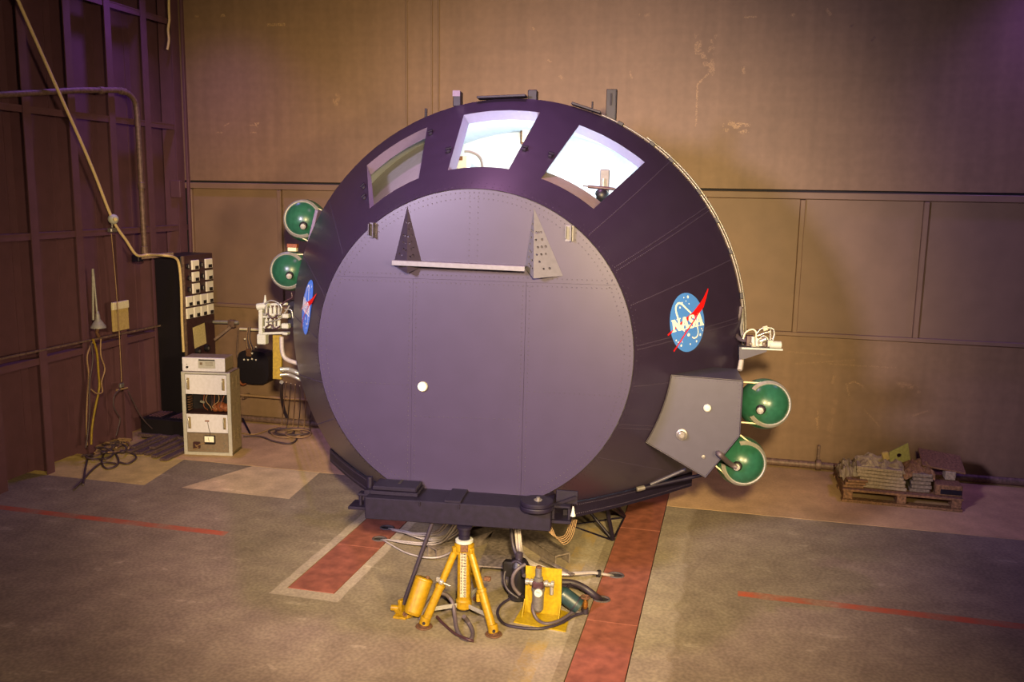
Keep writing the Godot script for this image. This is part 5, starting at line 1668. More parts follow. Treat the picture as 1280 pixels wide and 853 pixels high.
	# hoses round the stand
	var lists := [
		["air_hose", "grey air hose running round the front of the yellow regulator stand to the brass valve", 0.0125, M.hose_grey, [[668, 748, 0.12], [666, 762, 0.08], [672, 775, 0.02], [684, 780, 0.015], [702, 775, 0.015], [716, 766, 0.02], [727, 766, 0.02]]],
		["air_hose", "long dark air hose circling wide on the floor round the yellow regulator stand", 0.011, M.hose_dark, [[654, 746, 0.06], [640, 748, 0.012], [626, 757, 0.012], [622, 768, 0.012], [630, 780, 0.012], [650, 785, 0.018], [676, 786, 0.024], [700, 780, 0.02], [716, 771, 0.02], [728, 767, 0.02]]],
		["air_hose", "black air hose looping high on the side of the black canister", 0.012, M.hose_dark, [[655, 708, 0.3], [645, 702, 0.32], [634, 710, 0.26], [630, 724, 0.18], [635, 738, 0.1], [648, 748, 0.05]]],
		["air_hose", "tan air hose curving down beside the black canister", 0.015, M.hose_grey, [[657, 706, 0.33], [647, 712, 0.3], [641, 722, 0.24], [642, 734, 0.16], [650, 744, 0.1]]],
		["suction_hose", "thick dark hose running from the stand into the trench plate", 0.026, M.hose_dark, [[702, 728, 0.16], [716, 729, 0.15], [730, 735, 0.11], [744, 745, 0.05], [752, 751, -0.04]]],
		["air_hose", "thin dark hose between the green gas bottle and the thick hose", 0.009, M.hose_dark, [[699, 736, 0.16], [706, 737, 0.16], [713, 730, 0.17]]],
	]
	for q in lists:
		var pts: Array = []
		for e in q[4]: pts.append(on_y(e[0], e[1], e[2]))
		tag(hose(q[0], pts, q[2], q[3], self, 8), q[1], "hose")
	# bundle of white cables falling from the beam to the trench
	var bun := thing("cable_bundle", "thick bundle of white cables dropping from the beam to the floor by the yellow stand", "cable", on_y(668, 706))
	for i in 9:
		var jx := rng.randf_range(-3.5, 3.5)
		var jy := rng.randf_range(-2.0, 2.0)
		var pts: Array = [on_z(645 + jx, 650, -6.5)]
		for e in [[648, 681, 0.42], [651, 694, 0.28], [660, 703, 0.16], [674, 709, 0.1], [696, 716, 0.09], [716, 717, 0.09], [740, 716, 0.06], [760, 719, 0.02], [768, 720.5, -0.05]]:
			var near := 1.0 - clampf((e[0] - 690.0) / 75.0, 0.0, 0.85)
			pts.append(on_y(e[0] + jx * near, e[1] + jy * near, e[2]))
		make(MB.new().tube(spline(pts, 5), 0.0105, 6), "cable", M.cable_white, bun)
	make(MB.new().cyl(on_y(747, 717, 0.05), on_y(750, 717.5, 0.045), 0.03, 10), "tape_band", M.ink, bun)
	var dk := thing("power_cable", "dark sagging cable beside the bundle of white cables under the beam", "cable", on_y(655, 700))
	make(MB.new().tube(spline([on_z(638, 650, -6.5), on_y(641, 680, 0.42), on_y(646, 694, 0.35), on_y(652, 706, 0.3), on_y(655, 720, 0.3)]), 0.016, 7), "core", M.hose_dark, dk)
	var bar := thing("flat_bar", "brown flat steel bar lying across the white cables", "bar", on_y(690, 705))
	make(MB.new().bar(on_y(676, 698, 0.13), on_y(717, 719, 0.11), 0.035, 0.008), "strip", M.channel_grey, bar)
	# white cables from the trench holes to the underside of the beam
	var ws := [[[[484, 661, -0.05], [492, 662, 0.03], [510, 665, 0.06], [530, 671, 0.08], [550, 672, 0.16], [566, 664, 0.4], [575, 652, 0.72]], "white cable from the farther trench hole sagging under the beam", 3],
		[[[475, 675, -0.05], [482, 677, 0.03], [505, 690, 0.03], [530, 697, 0.04], [552, 696, 0.06], [572, 684, 0.25], [590, 655, 0.72]], "long white cable from the nearer trench hole curving low past the jack", 1],
		[[[475, 675, -0.05], [484, 675, 0.03], [505, 677, 0.05], [530, 679, 0.08], [552, 675, 0.2], [570, 652, 0.72]], "white cable from the nearer trench hole running straight under the beam", 2],
		[[[484, 661, -0.05], [495, 664, 0.03], [520, 667, 0.1], [545, 665, 0.25], [560, 650, 0.72]], "thin white cable from the farther trench hole rising to the beam", 2]]
	for q in ws:
		var bd := thing("signal_cable", q[1], "cable", on_y(q[0][2][0], q[0][2][1]))
		for i in q[2]:
			var pts: Array = []
			for k in q[0].size():
				var e: Array = q[0][k]
				var sp2 := 0.0 if k < 2 else 1.0
				pts.append(on_y(e[0] + i * 2.0 * sp2, e[1] + i * 2.2 * sp2, e[2]))
			make(MB.new().tube(spline(pts, 5), 0.0075, 6), "strand", M.cable_white, bd)
	# cable loops hanging behind the end bracket of the beam
	var lp := thing("cable_loops", "hanging loops of thin white cable behind the end bracket of the beam", "cable", on_z(700, 676, -6.5))
	for i in 5:
		var z := -6.45 - 0.04 * i
		make(MB.new().tube(spline([on_z(680 + i * 2, 655, z), on_z(687 + i * 2, 666 + i * 1.3, z), on_z(697 + i * 2, 672 + i * 2.2, z), on_z(707 + i * 2, 668 + i, z), on_z(713 + i * 2, 650, z)]), 0.004, 6), "strand", M.cable_tan, lp)

# ---- equipment along the studded wall and in the corner
func corner_gear() -> void:
	rack()
	relay_cabinet()
	wall_items()
	floor_clutter()

func rack() -> void:
	var A := Vector3(-6.124, 0, -9.069)
	var C := Vector3(-5.563, 0, -9.174)
	var X := (C - A).normalized()
	var Z := Vector3(-X.z, 0, X.x)
	var W := A.distance_to(C)
	var D := 0.31
	var Hh := 0.985
	var B := Basis(X, Vector3.UP, Z)
	var T := Transform3D(B, (A + C) * 0.5)
	var o := thing("equipment_rack", "low grey instrument rack with open bay, louvred tan sides and bar handles", "rack", T.origin, "", B)
	# cabinet of five sheets, open in front
	var b := MB.new().at(T)
	b.box(Vector3(-W * 0.5 + 0.006, Hh * 0.5, -D * 0.5), Vector3(0.012, Hh, D), 0.002)
	b.box(Vector3(W * 0.5 - 0.006, Hh * 0.5, -D * 0.5), Vector3(0.012, Hh, D), 0.002)
	b.box(Vector3(0, Hh * 0.5, -D + 0.006), Vector3(W, Hh, 0.012), 0.002)
	b.box(Vector3(0, Hh - 0.006, -D * 0.5), Vector3(W, 0.012, D), 0.002)
	b.box(Vector3(0, 0.02, -D * 0.5), Vector3(W, 0.04, D), 0.002)
	var body := make(b, "cabinet", M.rack_side, o)
	for gy in [0.85, 0.53, 0.22]:
		for k in 7:
			for c in 2:
				b = MB.new().at(T)
				b.box(Vector3(W * 0.5 + 0.002, gy + 0.06 - k * 0.02, -0.10 - c * 0.12), Vector3(0.012, 0.006, 0.07), 0.002, Basis(Vector3(0, 0, 1), 0.5))
				make(b, "louvre", M.rack_side, body)
	for sd in [-1.0, 1.0]:
		make(MB.new().at(T).box(Vector3(sd * (W * 0.5 - 0.02), Hh * 0.5, 0.004), Vector3(0.04, Hh, 0.02), 0.003), "post", M.rack_trim, o)
	make(MB.new().at(T).box(Vector3(0, Hh - 0.012, 0.004), Vector3(W - 0.082, 0.024, 0.02), 0.003), "top_rail", M.rack_trim, o)
	make(MB.new().at(T).box(Vector3(0, 0.018, 0.004), Vector3(W - 0.082, 0.036, 0.02), 0.003), "bottom_rail", M.rack_trim, o)
	var pw := W - 0.088
	for q in [[0.725, 0.955], [0.27, 0.488]]:
		var pn := make(MB.new().at(T).box(Vector3(0, (q[0] + q[1]) * 0.5, 0.006), Vector3(pw, q[1] - q[0], 0.008), 0.002), "blank_panel", M.rack_front, o)
		for sd in [-1.0, 1.0]:
			b = MB.new().at(T)
			var x: float = sd * (pw * 0.5 - 0.035)
			var ym: float = (q[0] + q[1]) * 0.5 + 0.005
			b.tube([Vector3(x, ym - 0.055, 0.01), Vector3(x, ym - 0.055, 0.045), Vector3(x, ym + 0.055, 0.045), Vector3(x, ym + 0.055, 0.01)], 0.0065, 6)
			make(b, "handle", M.chrome, pn)
			make(MB.new().at(T).box(Vector3(x, ym, 0.0115), Vector3(0.03, 0.14, 0.003)), "handle_plate", M.rack_side, pn)
	make(MB.new().at(T).box(Vector3(0.0, 0.41, 0.014), Vector3(0.05, 0.014, 0.012), 0.003), "connector", M.orange_part, o)
	make(MB.new().at(T).tube(spline([Vector3(0.01, 0.40, 0.02), Vector3(0.02, 0.33, 0.02), Vector3(0.035, 0.26, 0.02), Vector3(0.02, 0.2, 0.02)]), 0.003, 5), "lead", M.cable_dark, o)
	var bp := make(MB.new().at(T).box(Vector3(0, 0.152, 0.006), Vector3(pw, 0.226, 0.008), 0.002), "power_panel", M.rack_brown, o)
	make(MB.new().at(T).box(Vector3(0.03, 0.19, 0.025), Vector3(0.125, 0.1, 0.035), 0.004), "meter_case", M.black_plastic, bp)
	make(MB.new().at(T).box(Vector3(0.03, 0.202, 0.0445), Vector3(0.11, 0.07, 0.006), 0.002), "meter_face", M.emblem_white, bp)
	make(MB.new().at(T).bar(Vector3(0.03, 0.175, 0.049), Vector3(0.02, 0.225, 0.049), 0.003, 0.002, Vector3(0, 0, 1)), "meter_needle", M.ink, bp)
	make(MB.new().at(T).box(Vector3(-0.13, 0.12, 0.02), Vector3(0.08, 0.08, 0.03), 0.006), "socket", M.dark_panel, bp)
	b = MB.new().at(T)
	b.tube(spline([Vector3(-0.13, 0.11, 0.04), Vector3(-0.08, 0.14, 0.06), Vector3(-0.02, 0.16, 0.05)]), 0.006, 6)
	b.tube(spline([Vector3(-0.14, 0.13, 0.04), Vector3(-0.1, 0.1, 0.06), Vector3(-0.16, 0.08, 0.05)]), 0.006, 6)
	make(b, "plug_lead", M.cable_tan, bp)
	for q in [[0.19, 0.22], [0.21, 0.19], [0.19, 0.15], [0.21, 0.12], [0.19, 0.09], [-0.22, 0.22], [-0.22, 0.08], [0.0, 0.07], [0.09, 0.07], [0.05, 0.075]]:
		make(MB.new().at(T).cyl(Vector3(q[0], q[1], 0.01), Vector3(q[0], q[1], 0.022), 0.008, 8, 0.001), "terminal", M.chrome, bp)
	# inside the open bay; black linings added to stand in for its shade
	b = MB.new().at(T)
	b.box(Vector3(0, 0.49, -0.13), Vector3(pw, 0.008, 0.22))
	make(b, "bay_shelf", M.dark_panel, o)
	make(MB.new().at(T).box(Vector3(0, 0.61, -0.24), Vector3(pw + 0.04, 0.26, 0.01)), "bay_shade_back", M.black_plastic, o)
	make(MB.new().at(T).box(Vector3(0, 0.735, -0.13), Vector3(pw + 0.04, 0.01, 0.22)), "bay_shade_top", M.black_plastic, o)
	for sd in [-1.0, 1.0]:
		make(MB.new().at(T).box(Vector3(sd * (pw * 0.5 + 0.015), 0.61, -0.12), Vector3(0.01, 0.26, 0.23)), "bay_shade_side", M.black_plastic, o)
	for k in 6:
		make(MB.new().at(T).box(Vector3(-pw * 0.5 + 0.02, 0.53 + k * 0.03, -0.06), Vector3(0.03, 0.012, 0.08), 0.002), "slot_rail", M.rust, o)
	b = MB.new().at(T)
	b.ball(Vector3(0.13, 0.56, -0.09), 0.06, 14, 8)
	b.ball(Vector3(0.07, 0.545, -0.08), 0.045, 12, 8)
	b.ball(Vector3(0.19, 0.55, -0.09), 0.05, 12, 8)
	make(b, "wire_bundle", M.orange_part, o)
	for k in 7:
		b = MB.new().at(T)
		var x0 := -0.06 + 0.04 * k
		b.tube(spline([Vector3(x0, 0.72, -0.1), Vector3(x0 + rng.randf_range(-0.03, 0.03), 0.64, -0.05), Vector3(x0 + rng.randf_range(-0.05, 0.05), 0.57, -0.03), Vector3(x0 + 0.05, 0.52, -0.06)]), 0.005, 5)
		make(b, "wire", [M.orange_part, M.cable_tan, M.dark_panel][k % 3], o)
	make(MB.new().at(T).cyl(Vector3(-0.09, 0.63, -0.04), Vector3(-0.04, 0.62, -0.03), 0.016, 10, 0.003), "connector", M.chrome, o)
	# instrument standing on the rack
	var it := T * Vector3(-0.03, Hh, -0.16)
	o = thing("bench_instrument", "pale grey bench instrument with a label plate, standing on the low rack", "instrument", it, "", B)
	var T2 := Transform3D(B, it)
	make(MB.new().at(T2).box(Vector3(0, 0.083, -0.01), Vector3(0.49, 0.15, 0.27), 0.006), "case", M.rack_side, o)
	make(MB.new().at(T2).box(Vector3(0, 0.083, 0.132), Vector3(0.5, 0.16, 0.016), 0.004), "face_panel", M.rack_front, o)
	make(MB.new().at(T2).box(Vector3(0.04, 0.085, 0.142), Vector3(0.2, 0.09, 0.006), 0.002), "label_plate", M.rack_trim, o)
	make(MB.new().at(T2).box(Vector3(0.04, 0.137, 0.142), Vector3(0.19, 0.014, 0.006), 0.002), "name_strip", M.ink, o)
	b = MB.new().at(T2)
	b.box(Vector3(-0.025, 0.095, 0.1455), Vector3(0.03, 0.03, 0.003))
	for k in 4:
		b.box(Vector3(0.07, 0.075 + k * 0.012, 0.1455), Vector3(0.09, 0.003, 0.003))
	make(b, "print", M.rack_brown, o)
	make(MB.new().at(T2).cyl(Vector3(-0.19, 0.05, 0.14), Vector3(-0.19, 0.05, 0.155), 0.014, 12, 0.002), "knob", M.ink, o)
	make(MB.new().at(T2).cyl(Vector3(-0.19, 0.085, 0.14), Vector3(-0.19, 0.085, 0.15), 0.006, 8), "toggle", M.chrome, o)
	for sd in [-1.0, 1.0]:
		make(MB.new().at(T2).box(Vector3(sd * 0.18, 0.004, 0.0), Vector3(0.03, 0.008, 0.2)), "foot", M.black_plastic, o)

func relay_cabinet() -> void:
	var xf := -6.65
	var z0 := -9.96
	var z1 := -10.62
	var top := 2.235
	var o := thing("relay_cabinet", "tall dark maroon relay cabinet with rows of white relay cards and a pinned note", "cabinet", Vector3(-6.85, 0, (z0 + z1) * 0.5))
	var xc := -6.85
	make(MB.new().box(Vector3(xc, top * 0.5, (z0 + z1) * 0.5), Vector3(0.38, top, z0 - z1), 0.008), "case", M.black_plastic, o)
	var fp := make(MB.new().box(Vector3(xf, top * 0.5, (z0 + z1) * 0.5), Vector3(0.02, top, z0 - z1), 0.003), "front_panel", M.dark_panel, o)
	make(MB.new().box(Vector3(xf + 0.004, top * 0.5, z0 - 0.012), Vector3(0.03, top, 0.03), 0.003), "edge_trim", M.conduit, o)
	var X := xf + 0.012
	var R := func(zx: float, zy: float) -> Vector3:
		return on_x(220.0 + zx / 7.11, 300.0 + zy / 7.11, X)
	var cards := [[130, 183, 195, 265], [250, 170, 312, 250], [135, 287, 198, 370], [255, 272, 318, 352], [138, 390, 202, 475], [258, 372, 320, 455],
		[80, 505, 137, 592], [147, 495, 200, 580], [208, 485, 262, 570], [268, 475, 322, 558], [83, 612, 142, 698], [150, 600, 205, 685], [212, 590, 265, 672], [270, 575, 325, 660]]
	for c in cards:
		var p: Vector3 = R.call(c[0], c[1])
		var q: Vector3 = R.call(c[2], c[3])
		var ym := (p.y + q.y) * 0.5 + 0.004
		var h := (p.y - q.y) * 0.93
		var cd := make(MB.new().box(Vector3(X + 0.012, ym, (p.z + q.z) * 0.5), Vector3(0.024, h, p.z - q.z), 0.004), "relay_card", M.emblem_white, o)
		make(MB.new().box(Vector3(X + 0.026, ym - h * 0.29, (p.z + q.z) * 0.5 - 0.018), Vector3(0.006, h * 0.34, (p.z - q.z) * 0.5), 0.001), "window", M.ink, cd)
	for q in [[100, 235], [112, 340], [113, 443], [220, 220], [232, 322], [232, 425]]:
		var p: Vector3 = R.call(q[0], q[1])
		make(MB.new().cyl(p, p + Vector3(0.02, 0, 0), 0.035, 14, 0.003), "selector_knob", M.black_plastic, o)
		make(MB.new().bar(p + Vector3(0.022, -0.02, 0), p + Vector3(0.022, 0.02, 0), 0.008, 0.004, Vector3(1, 0, 0)), "pointer", M.rack_trim, o)
	for q in [[185, 988], [265, 962]]:
		var p: Vector3 = R.call(q[0], q[1])
		make(MB.new().cyl(p, p + Vector3(0.04, 0, 0), 0.05, 16, 0.005), "dial_knob", M.black_plastic, o)
		make(MB.new().cyl(p + Vector3(0.04, 0, 0), p + Vector3(0.045, 0, 0), 0.02, 12), "dial_cap", M.steel, o)
	# pinned note
	var n0: Vector3 = R.call(150, 770)
	var n1: Vector3 = R.call(262, 930)
	make(MB.new().box(Vector3(X + 0.006, (n0.y + n1.y) * 0.5, (n0.z + n1.z) * 0.5), Vector3(0.004, n0.y - n1.y, n0.z - n1.z), 0.0, Basis(Vector3(1, 0, 0), 0.1)), "pinned_note", M.paper, fp)

func wall_items() -> void:
	var xs := XL + 0.3
	var S := func(px: float, py: float, dx := 0.0) -> Vector3:
		return on_x(px, py, xs + dx)
	# steel conduit with an elbow
	var o := thing("wall_conduit", "weathered steel conduit with an elbow running down the studded wall", "pipe", S.call(181, 316))
	var pts: Array = []
	for q in [[-30, 120], [60, 115], [100, 113], [125, 113], [148, 113], [160, 117], [168, 126], [171, 140], [174, 185], [178, 260], [181, 314]]:
		pts.append(S.call(q[0], q[1], 0.02))
	make(MB.new().tube(spline(pts, 5), 0.032, 12), "pipe", M.conduit, o)
	for q in [[150, 113.5, 156, 115], [176.5, 228, 177, 236], [180.5, 308, 181, 318], [124, 113, 129, 113]]:
		make(MB.new().cyl(S.call(q[0], q[1], 0.02), S.call(q[2], q[3], 0.02), 0.042, 12, 0.004), "coupling", M.conduit, o)
	# tray from the wall to the relay cabinet
	o = thing("cable_tray", "short grey tray bridging the studded wall to the top of the relay cabinet", "tray", S.call(200, 326))
	make(MB.new().bar(S.call(172, 322), Vector3(-6.75, 2.26, -9.93), 0.07, 0.05, Vector3.UP, 0.004), "channel", M.conduit, o)
	make(MB.new().box(S.call(172, 323), Vector3(0.1, 0.08, 0.1), 0.006), "box", M.frame_black, o)
	# cream cable down the wall, over the tray and down the cabinet edge
	pts = []
	for q in [[-20, -95], [40, 40], [80, 130], [105, 186], [120, 222], [141, 275], [158, 301], [171, 319]]:
		pts.append(S.call(q[0], q[1], 0.09))
	pts.append(S.call(186, 318.5, 0.1))
	for q in [[206, 319.5], [219, 322.5], [224, 332], [226.5, 360], [227.5, 400], [229.5, 440]]:
		pts.append(on_x(q[0], q[1], -6.61))
	tag(hose("cream_cable", pts, 0.017, M.cable_cream, self, 8), "thick cream cable slanting down the studded wall and along the relay cabinet edge", "cable")
	# round white lamp clipped to that cable
	var gp: Vector3 = S.call(141.5, 274, 0.1)
	o = thing("globe_lamp", "small round white globe lamp clipped to the cream cable", "lamp", gp)
	make(MB.new().ball(gp, 0.058, 20, 12), "globe", M.white_part, o)
	make(MB.new().cyl(gp + Vector3(0.04, 0, 0.03), gp + Vector3(0.065, 0.0, 0.045), 0.022, 12, 0.003), "socket", M.paper, o)
	make(MB.new().box(gp + Vector3(-0.02, -0.125, 0.0), Vector3(0.06, 0.05, 0.11), 0.01), "clamp", M.steel, o)
	make(MB.new().tube([gp + Vector3(-0.02, -0.05, 0), gp + Vector3(-0.02, -0.11, 0)], 0.012, 8), "stem", M.steel, o)
	# thin cord with a hook block
	pts = []
	for q in [[139, 292], [144, 345], [148, 400], [151, 455], [152, 478]]: pts.append(S.call(q[0], q[1], 0.08))
	var cd := hose("pull_cord", pts, 0.006, M.cable_tan, self, 5)
	tag(cd, "thin cord hanging from the globe lamp to a small hook block", "cord")
	var hk: Vector3 = S.call(152, 484, 0.08)
	o = thing("hook_block", "small dark hook block with a cross handle hanging on the thin cord", "hook", hk)
	make(MB.new().box(hk + Vector3(0, 0.02, 0), Vector3(0.03, 0.05, 0.07), 0.006), "block", M.steel, o)
	make(MB.new().tube([hk + Vector3(0, -0.02, 0.09), hk + Vector3(0, -0.03, -0.1)], 0.012, 8), "handle", M.cable_tan, o)
	for k in 2:
		pts = []
		for q in ([[150, 487], [143, 495], [142, 508], [147, 518], [150, 525], [145, 545]] if k == 0 else [[160, 489], [166, 501], [174, 517], [182, 528], [190, 536]]):
			pts.append(S.call(q[0], q[1], 0.1 if k == 0 else 0.16))
		tag(hose("trailing_cord", pts, 0.008, M.cable_dark, self, 5), ["dark cord twisting down from the hook block beside a stud", "dark cord slanting from the hook block down to the floor planks"][k], "cord")
	# work lamp: bell reflector hung on two arms
	var lm: Vector3 = S.call(123, 410, 0.06)
	o = thing("work_lamp", "grey bell shaped work lamp hanging on two thin arms by the studs", "lamp", lm)
	make(MB.new().lathe([Vector2(0.086, 0.0), Vector2(0.08, 0.02), Vector2(0.055, 0.06), Vector2(0.026, 0.1), Vector2(0.022, 0.15), Vector2(0.012, 0.19), Vector2(0.0, 0.19)], 22, Transform3D(Basis.IDENTITY, lm), true), "bell", M.strap_grey, o)
	make(MB.new().lathe([Vector2(0, 0.015), Vector2(0.086, 0.0)], 22, Transform3D(Basis.IDENTITY, lm)), "bell_inside", M.steel, o)
	make(MB.new().tube([S.call(121.5, 393, 0.06), S.call(116.5, 337, 0.04)], 0.011, 7), "arm", M.strap_grey, o)
	make(MB.new().tube([S.call(116.5, 400, 0.02), S.call(116, 336, 0.04)], 0.014, 7), "arm", M.strap_grey, o)
	make(MB.new().tube([lm + Vector3(0, 0.01, 0.0), lm + Vector3(0.0, -0.05, 0.03), lm + Vector3(0, -0.1, 0.0)], 0.02, 8), "socket", M.rust, o)
	# hanging cables beneath the lamp
	var drops := [[[118, 425], [113, 433], [109, 447], [111, 470], [109, 500], [108, 530], [109, 557]], [[116, 424], [121, 440], [123, 465], [124, 485], [119, 510], [115, 535], [114, 556]], [[126, 424], [126, 444], [131, 461], [127, 478], [128, 490], [121, 492], [114, 487]], [[114, 428], [116, 450], [112, 480], [112, 510], [110, 540], [107, 560]]]
	var dl := ["tan cable hanging in a long wave below the work lamp", "ochre cable hanging nearly straight below the work lamp", "tan cable looped back on itself below the work lamp", "brown cable trailing from the work lamp to the cable pile"]
	for i in 4:
		pts = []
		for q in drops[i]: pts.append(S.call(q[0], q[1], 0.07 + 0.02 * i))
		tag(hose("lamp_cable", pts, 0.009 if i != 1 else 0.013, [M.cable_tan, M.olive_yellow, M.cable_tan, M.cable_dark][i], self, 6), dl[i], "cable")
	make(MB.new().bar(S.call(-20, 453, 0.02), S.call(225, 402, 0.02), 0.02, 0.02), "picture_rail", M.conduit)
	tag(get_child(get_child_count() - 1), "thin brown rod running along the studs below the pale card", "rod")
	# card standing on the girt
	var c0: Vector3 = S.call(139.5, 379, 0.02)
	var c1: Vector3 = S.call(160.5, 411, 0.02)
	o = thing("wall_card", "pale yellow card with a white clip top, standing on the girt of the studded wall", "card", Vector3(c0.x, c1.y, (c0.z + c1.z) * 0.5))
	make(MB.new().box(Vector3(c0.x, (c0.y + c1.y) * 0.5, (c0.z + c1.z) * 0.5), Vector3(0.03, c0.y - c1.y, c0.z - c1.z), 0.004), "card", M.sheet_yellow, o)
	make(MB.new().box(Vector3(c0.x + 0.008, c0.y - 0.04, (c0.z + c1.z) * 0.5), Vector3(0.03, 0.09, c0.z - c1.z + 0.01), 0.004), "clip", M.cream, o)
	# rope in the corner
	var rp: Array = []
	for q in [[211, -20], [211, 10], [211.5, 25], [210, 37], [211, 50], [209, 62]]: rp.append(on_z(q[0], q[1], ZB + 0.3))
	tag(hose("rope_end", rp, 0.016, M.cable_cream, self, 6), "frayed tan rope end hanging high in the corner", "rope")
	# fittings on the back wall beside the relay cabinet
	var Zw := ZB + 0.16
	var W := func(px: float, py: float, dz := 0.0) -> Vector3:
		return on_z(px, py, Zw + dz)
	o = thing("pipe_clamp", "old pipe clamp with slanted brace on the back wall beside the relay cabinet", "clamp", W.call(290, 404))
	make(MB.new().tube([W.call(266, 402.5), W.call(298, 403.5)], 0.022, 10), "pipe", M.strap_grey, o)
	make(MB.new().box(W.call(290, 405), Vector3(0.09, 0.1, 0.08), 0.01), "jaw", M.conduit, o)
	make(MB.new().bar(W.call(288, 409, 0.03), W.call(268, 425, 0.12), 0.035, 0.03), "brace", M.conduit, o)
	make(MB.new().tube([W.call(298, 412), W.call(296, 440), W.call(300, 470)], 0.012, 7), "drop_pipe", M.conduit, o)
	o = thing("wire_hook", "cream bar on the back wall with a loop of wires over it", "hook", W.call(312, 412))
	make(MB.new().tube([W.call(300, 411.5), W.call(324, 412.5)], 0.018, 8), "bar", M.cream, o)
	for k in 4:
		make(MB.new().tube(spline([W.call(310 + k, 409, 0.03), W.call(308 + k * 1.5, 425, 0.04), W.call(310 + k * 2.5, 438, 0.04), W.call(313 + k, 446, 0.02)]), 0.008, 5), "wire", [M.cable_tan, M.cable_dark][k % 2], o)
	# black motor starter with studs of light metal
	var m0: Vector3 = W.call(301, 436)
	var m1: Vector3 = W.call(341, 480)
	o = thing("motor_starter", "black rounded control box with small terminals low on the back wall", "control box", Vector3((m0.x + m1.x) * 0.5, m1.y, Zw))
	var pr := PackedVector2Array()
	for k in 20:
		var a := TAU * k / 20.0
		pr.append(Vector2((m0.x + m1.x) * 0.5 + signf(cos(a)) * pow(absf(cos(a)), 0.45) * (m1.x - m0.x) * 0.5, (m0.y + m1.y) * 0.5 + signf(sin(a)) * pow(absf(sin(a)), 0.6) * (m0.y - m1.y) * 0.5))
	make(MB.new().prism(pr, 0.2, Transform3D(Basis.IDENTITY, Vector3(0, 0, Zw - 0.1))), "housing", M.black_plastic, o)
	for q in [[305, 450], [310, 450], [315, 449], [320, 450], [306, 424], [315, 442], [320, 434]]:
		make(MB.new().cyl(W.call(q[0], q[1], 0.1), W.call(q[0], q[1], 0.12), 0.012, 8), "terminal", M.strap_grey, o)
	make(MB.new().box(W.call(311, 441, 0.11), Vector3(0.07, 0.1, 0.03), 0.006), "coil", M.rust, o)
	# low rail pipe
	o = thing("low_pipe", "thin tan pipe on brackets above the floor pipe of the back wall", "pipe", W.call(345, 500))
	make(MB.new().tube([W.call(296, 493.5, 0.05), W.call(395, 501.5, 0.05)], 0.018, 8), "pipe", M.cable_tan, o)
	for px in [305.0, 352.0]:
		var p: Vector3 = W.call(px, 494.0 + (px - 296.0) * 0.08, 0.0)
		make(MB.new().box(p + Vector3(0, -0.02, -0.05), Vector3(0.03, 0.05, 0.16), 0.003), "bracket", M.conduit, o)
	# orange hose loop by the rack
	var lp: Array = []
	for k in 15:
		var a := TAU * k / 14.0
		lp.append(W.call(304.0 + cos(a) * 5.0, 472.0 + sin(a) * 9.0, 0.05))
	tag(hose("hose_loop", lp, 0.016, M.orange_part), "loop of orange brown hose hung behind the low rack", "hose")
	# thin wires dropping from the valve pack to the floor
	for k in 6:
		var x0 := 358.0 + k * 5.5
		var x1 := 352.0 + k * 7.0
		var p0 := on_disc(x0, 478.0 + k * 1.5, -1.95)
		var wr := hose("thin_wire", [CT * p0, on_y(x1 + 2, 512, 0.35), on_y(x1, 531, 0.05), on_y(x1 - 4 + k, 538, 0.012)], 0.006, [M.cable_tan, M.cable_dark][k % 2], self, 5)
		tag(wr, "thin wire dropping from the cab valves to the coil on the floor", "wire", "thin wires below the valve pack")
	var dkp := hose("drain_hose", [CT * on_disc(352, 478, -1.95), on_y(352, 495, 0.5), on_y(355, 512, 0.22), on_y(361, 527, 0.03)], 0.02, M.hose_dark)
	tag(dkp, "dark drain hose dropping from the olive post to the floor pipe", "hose")

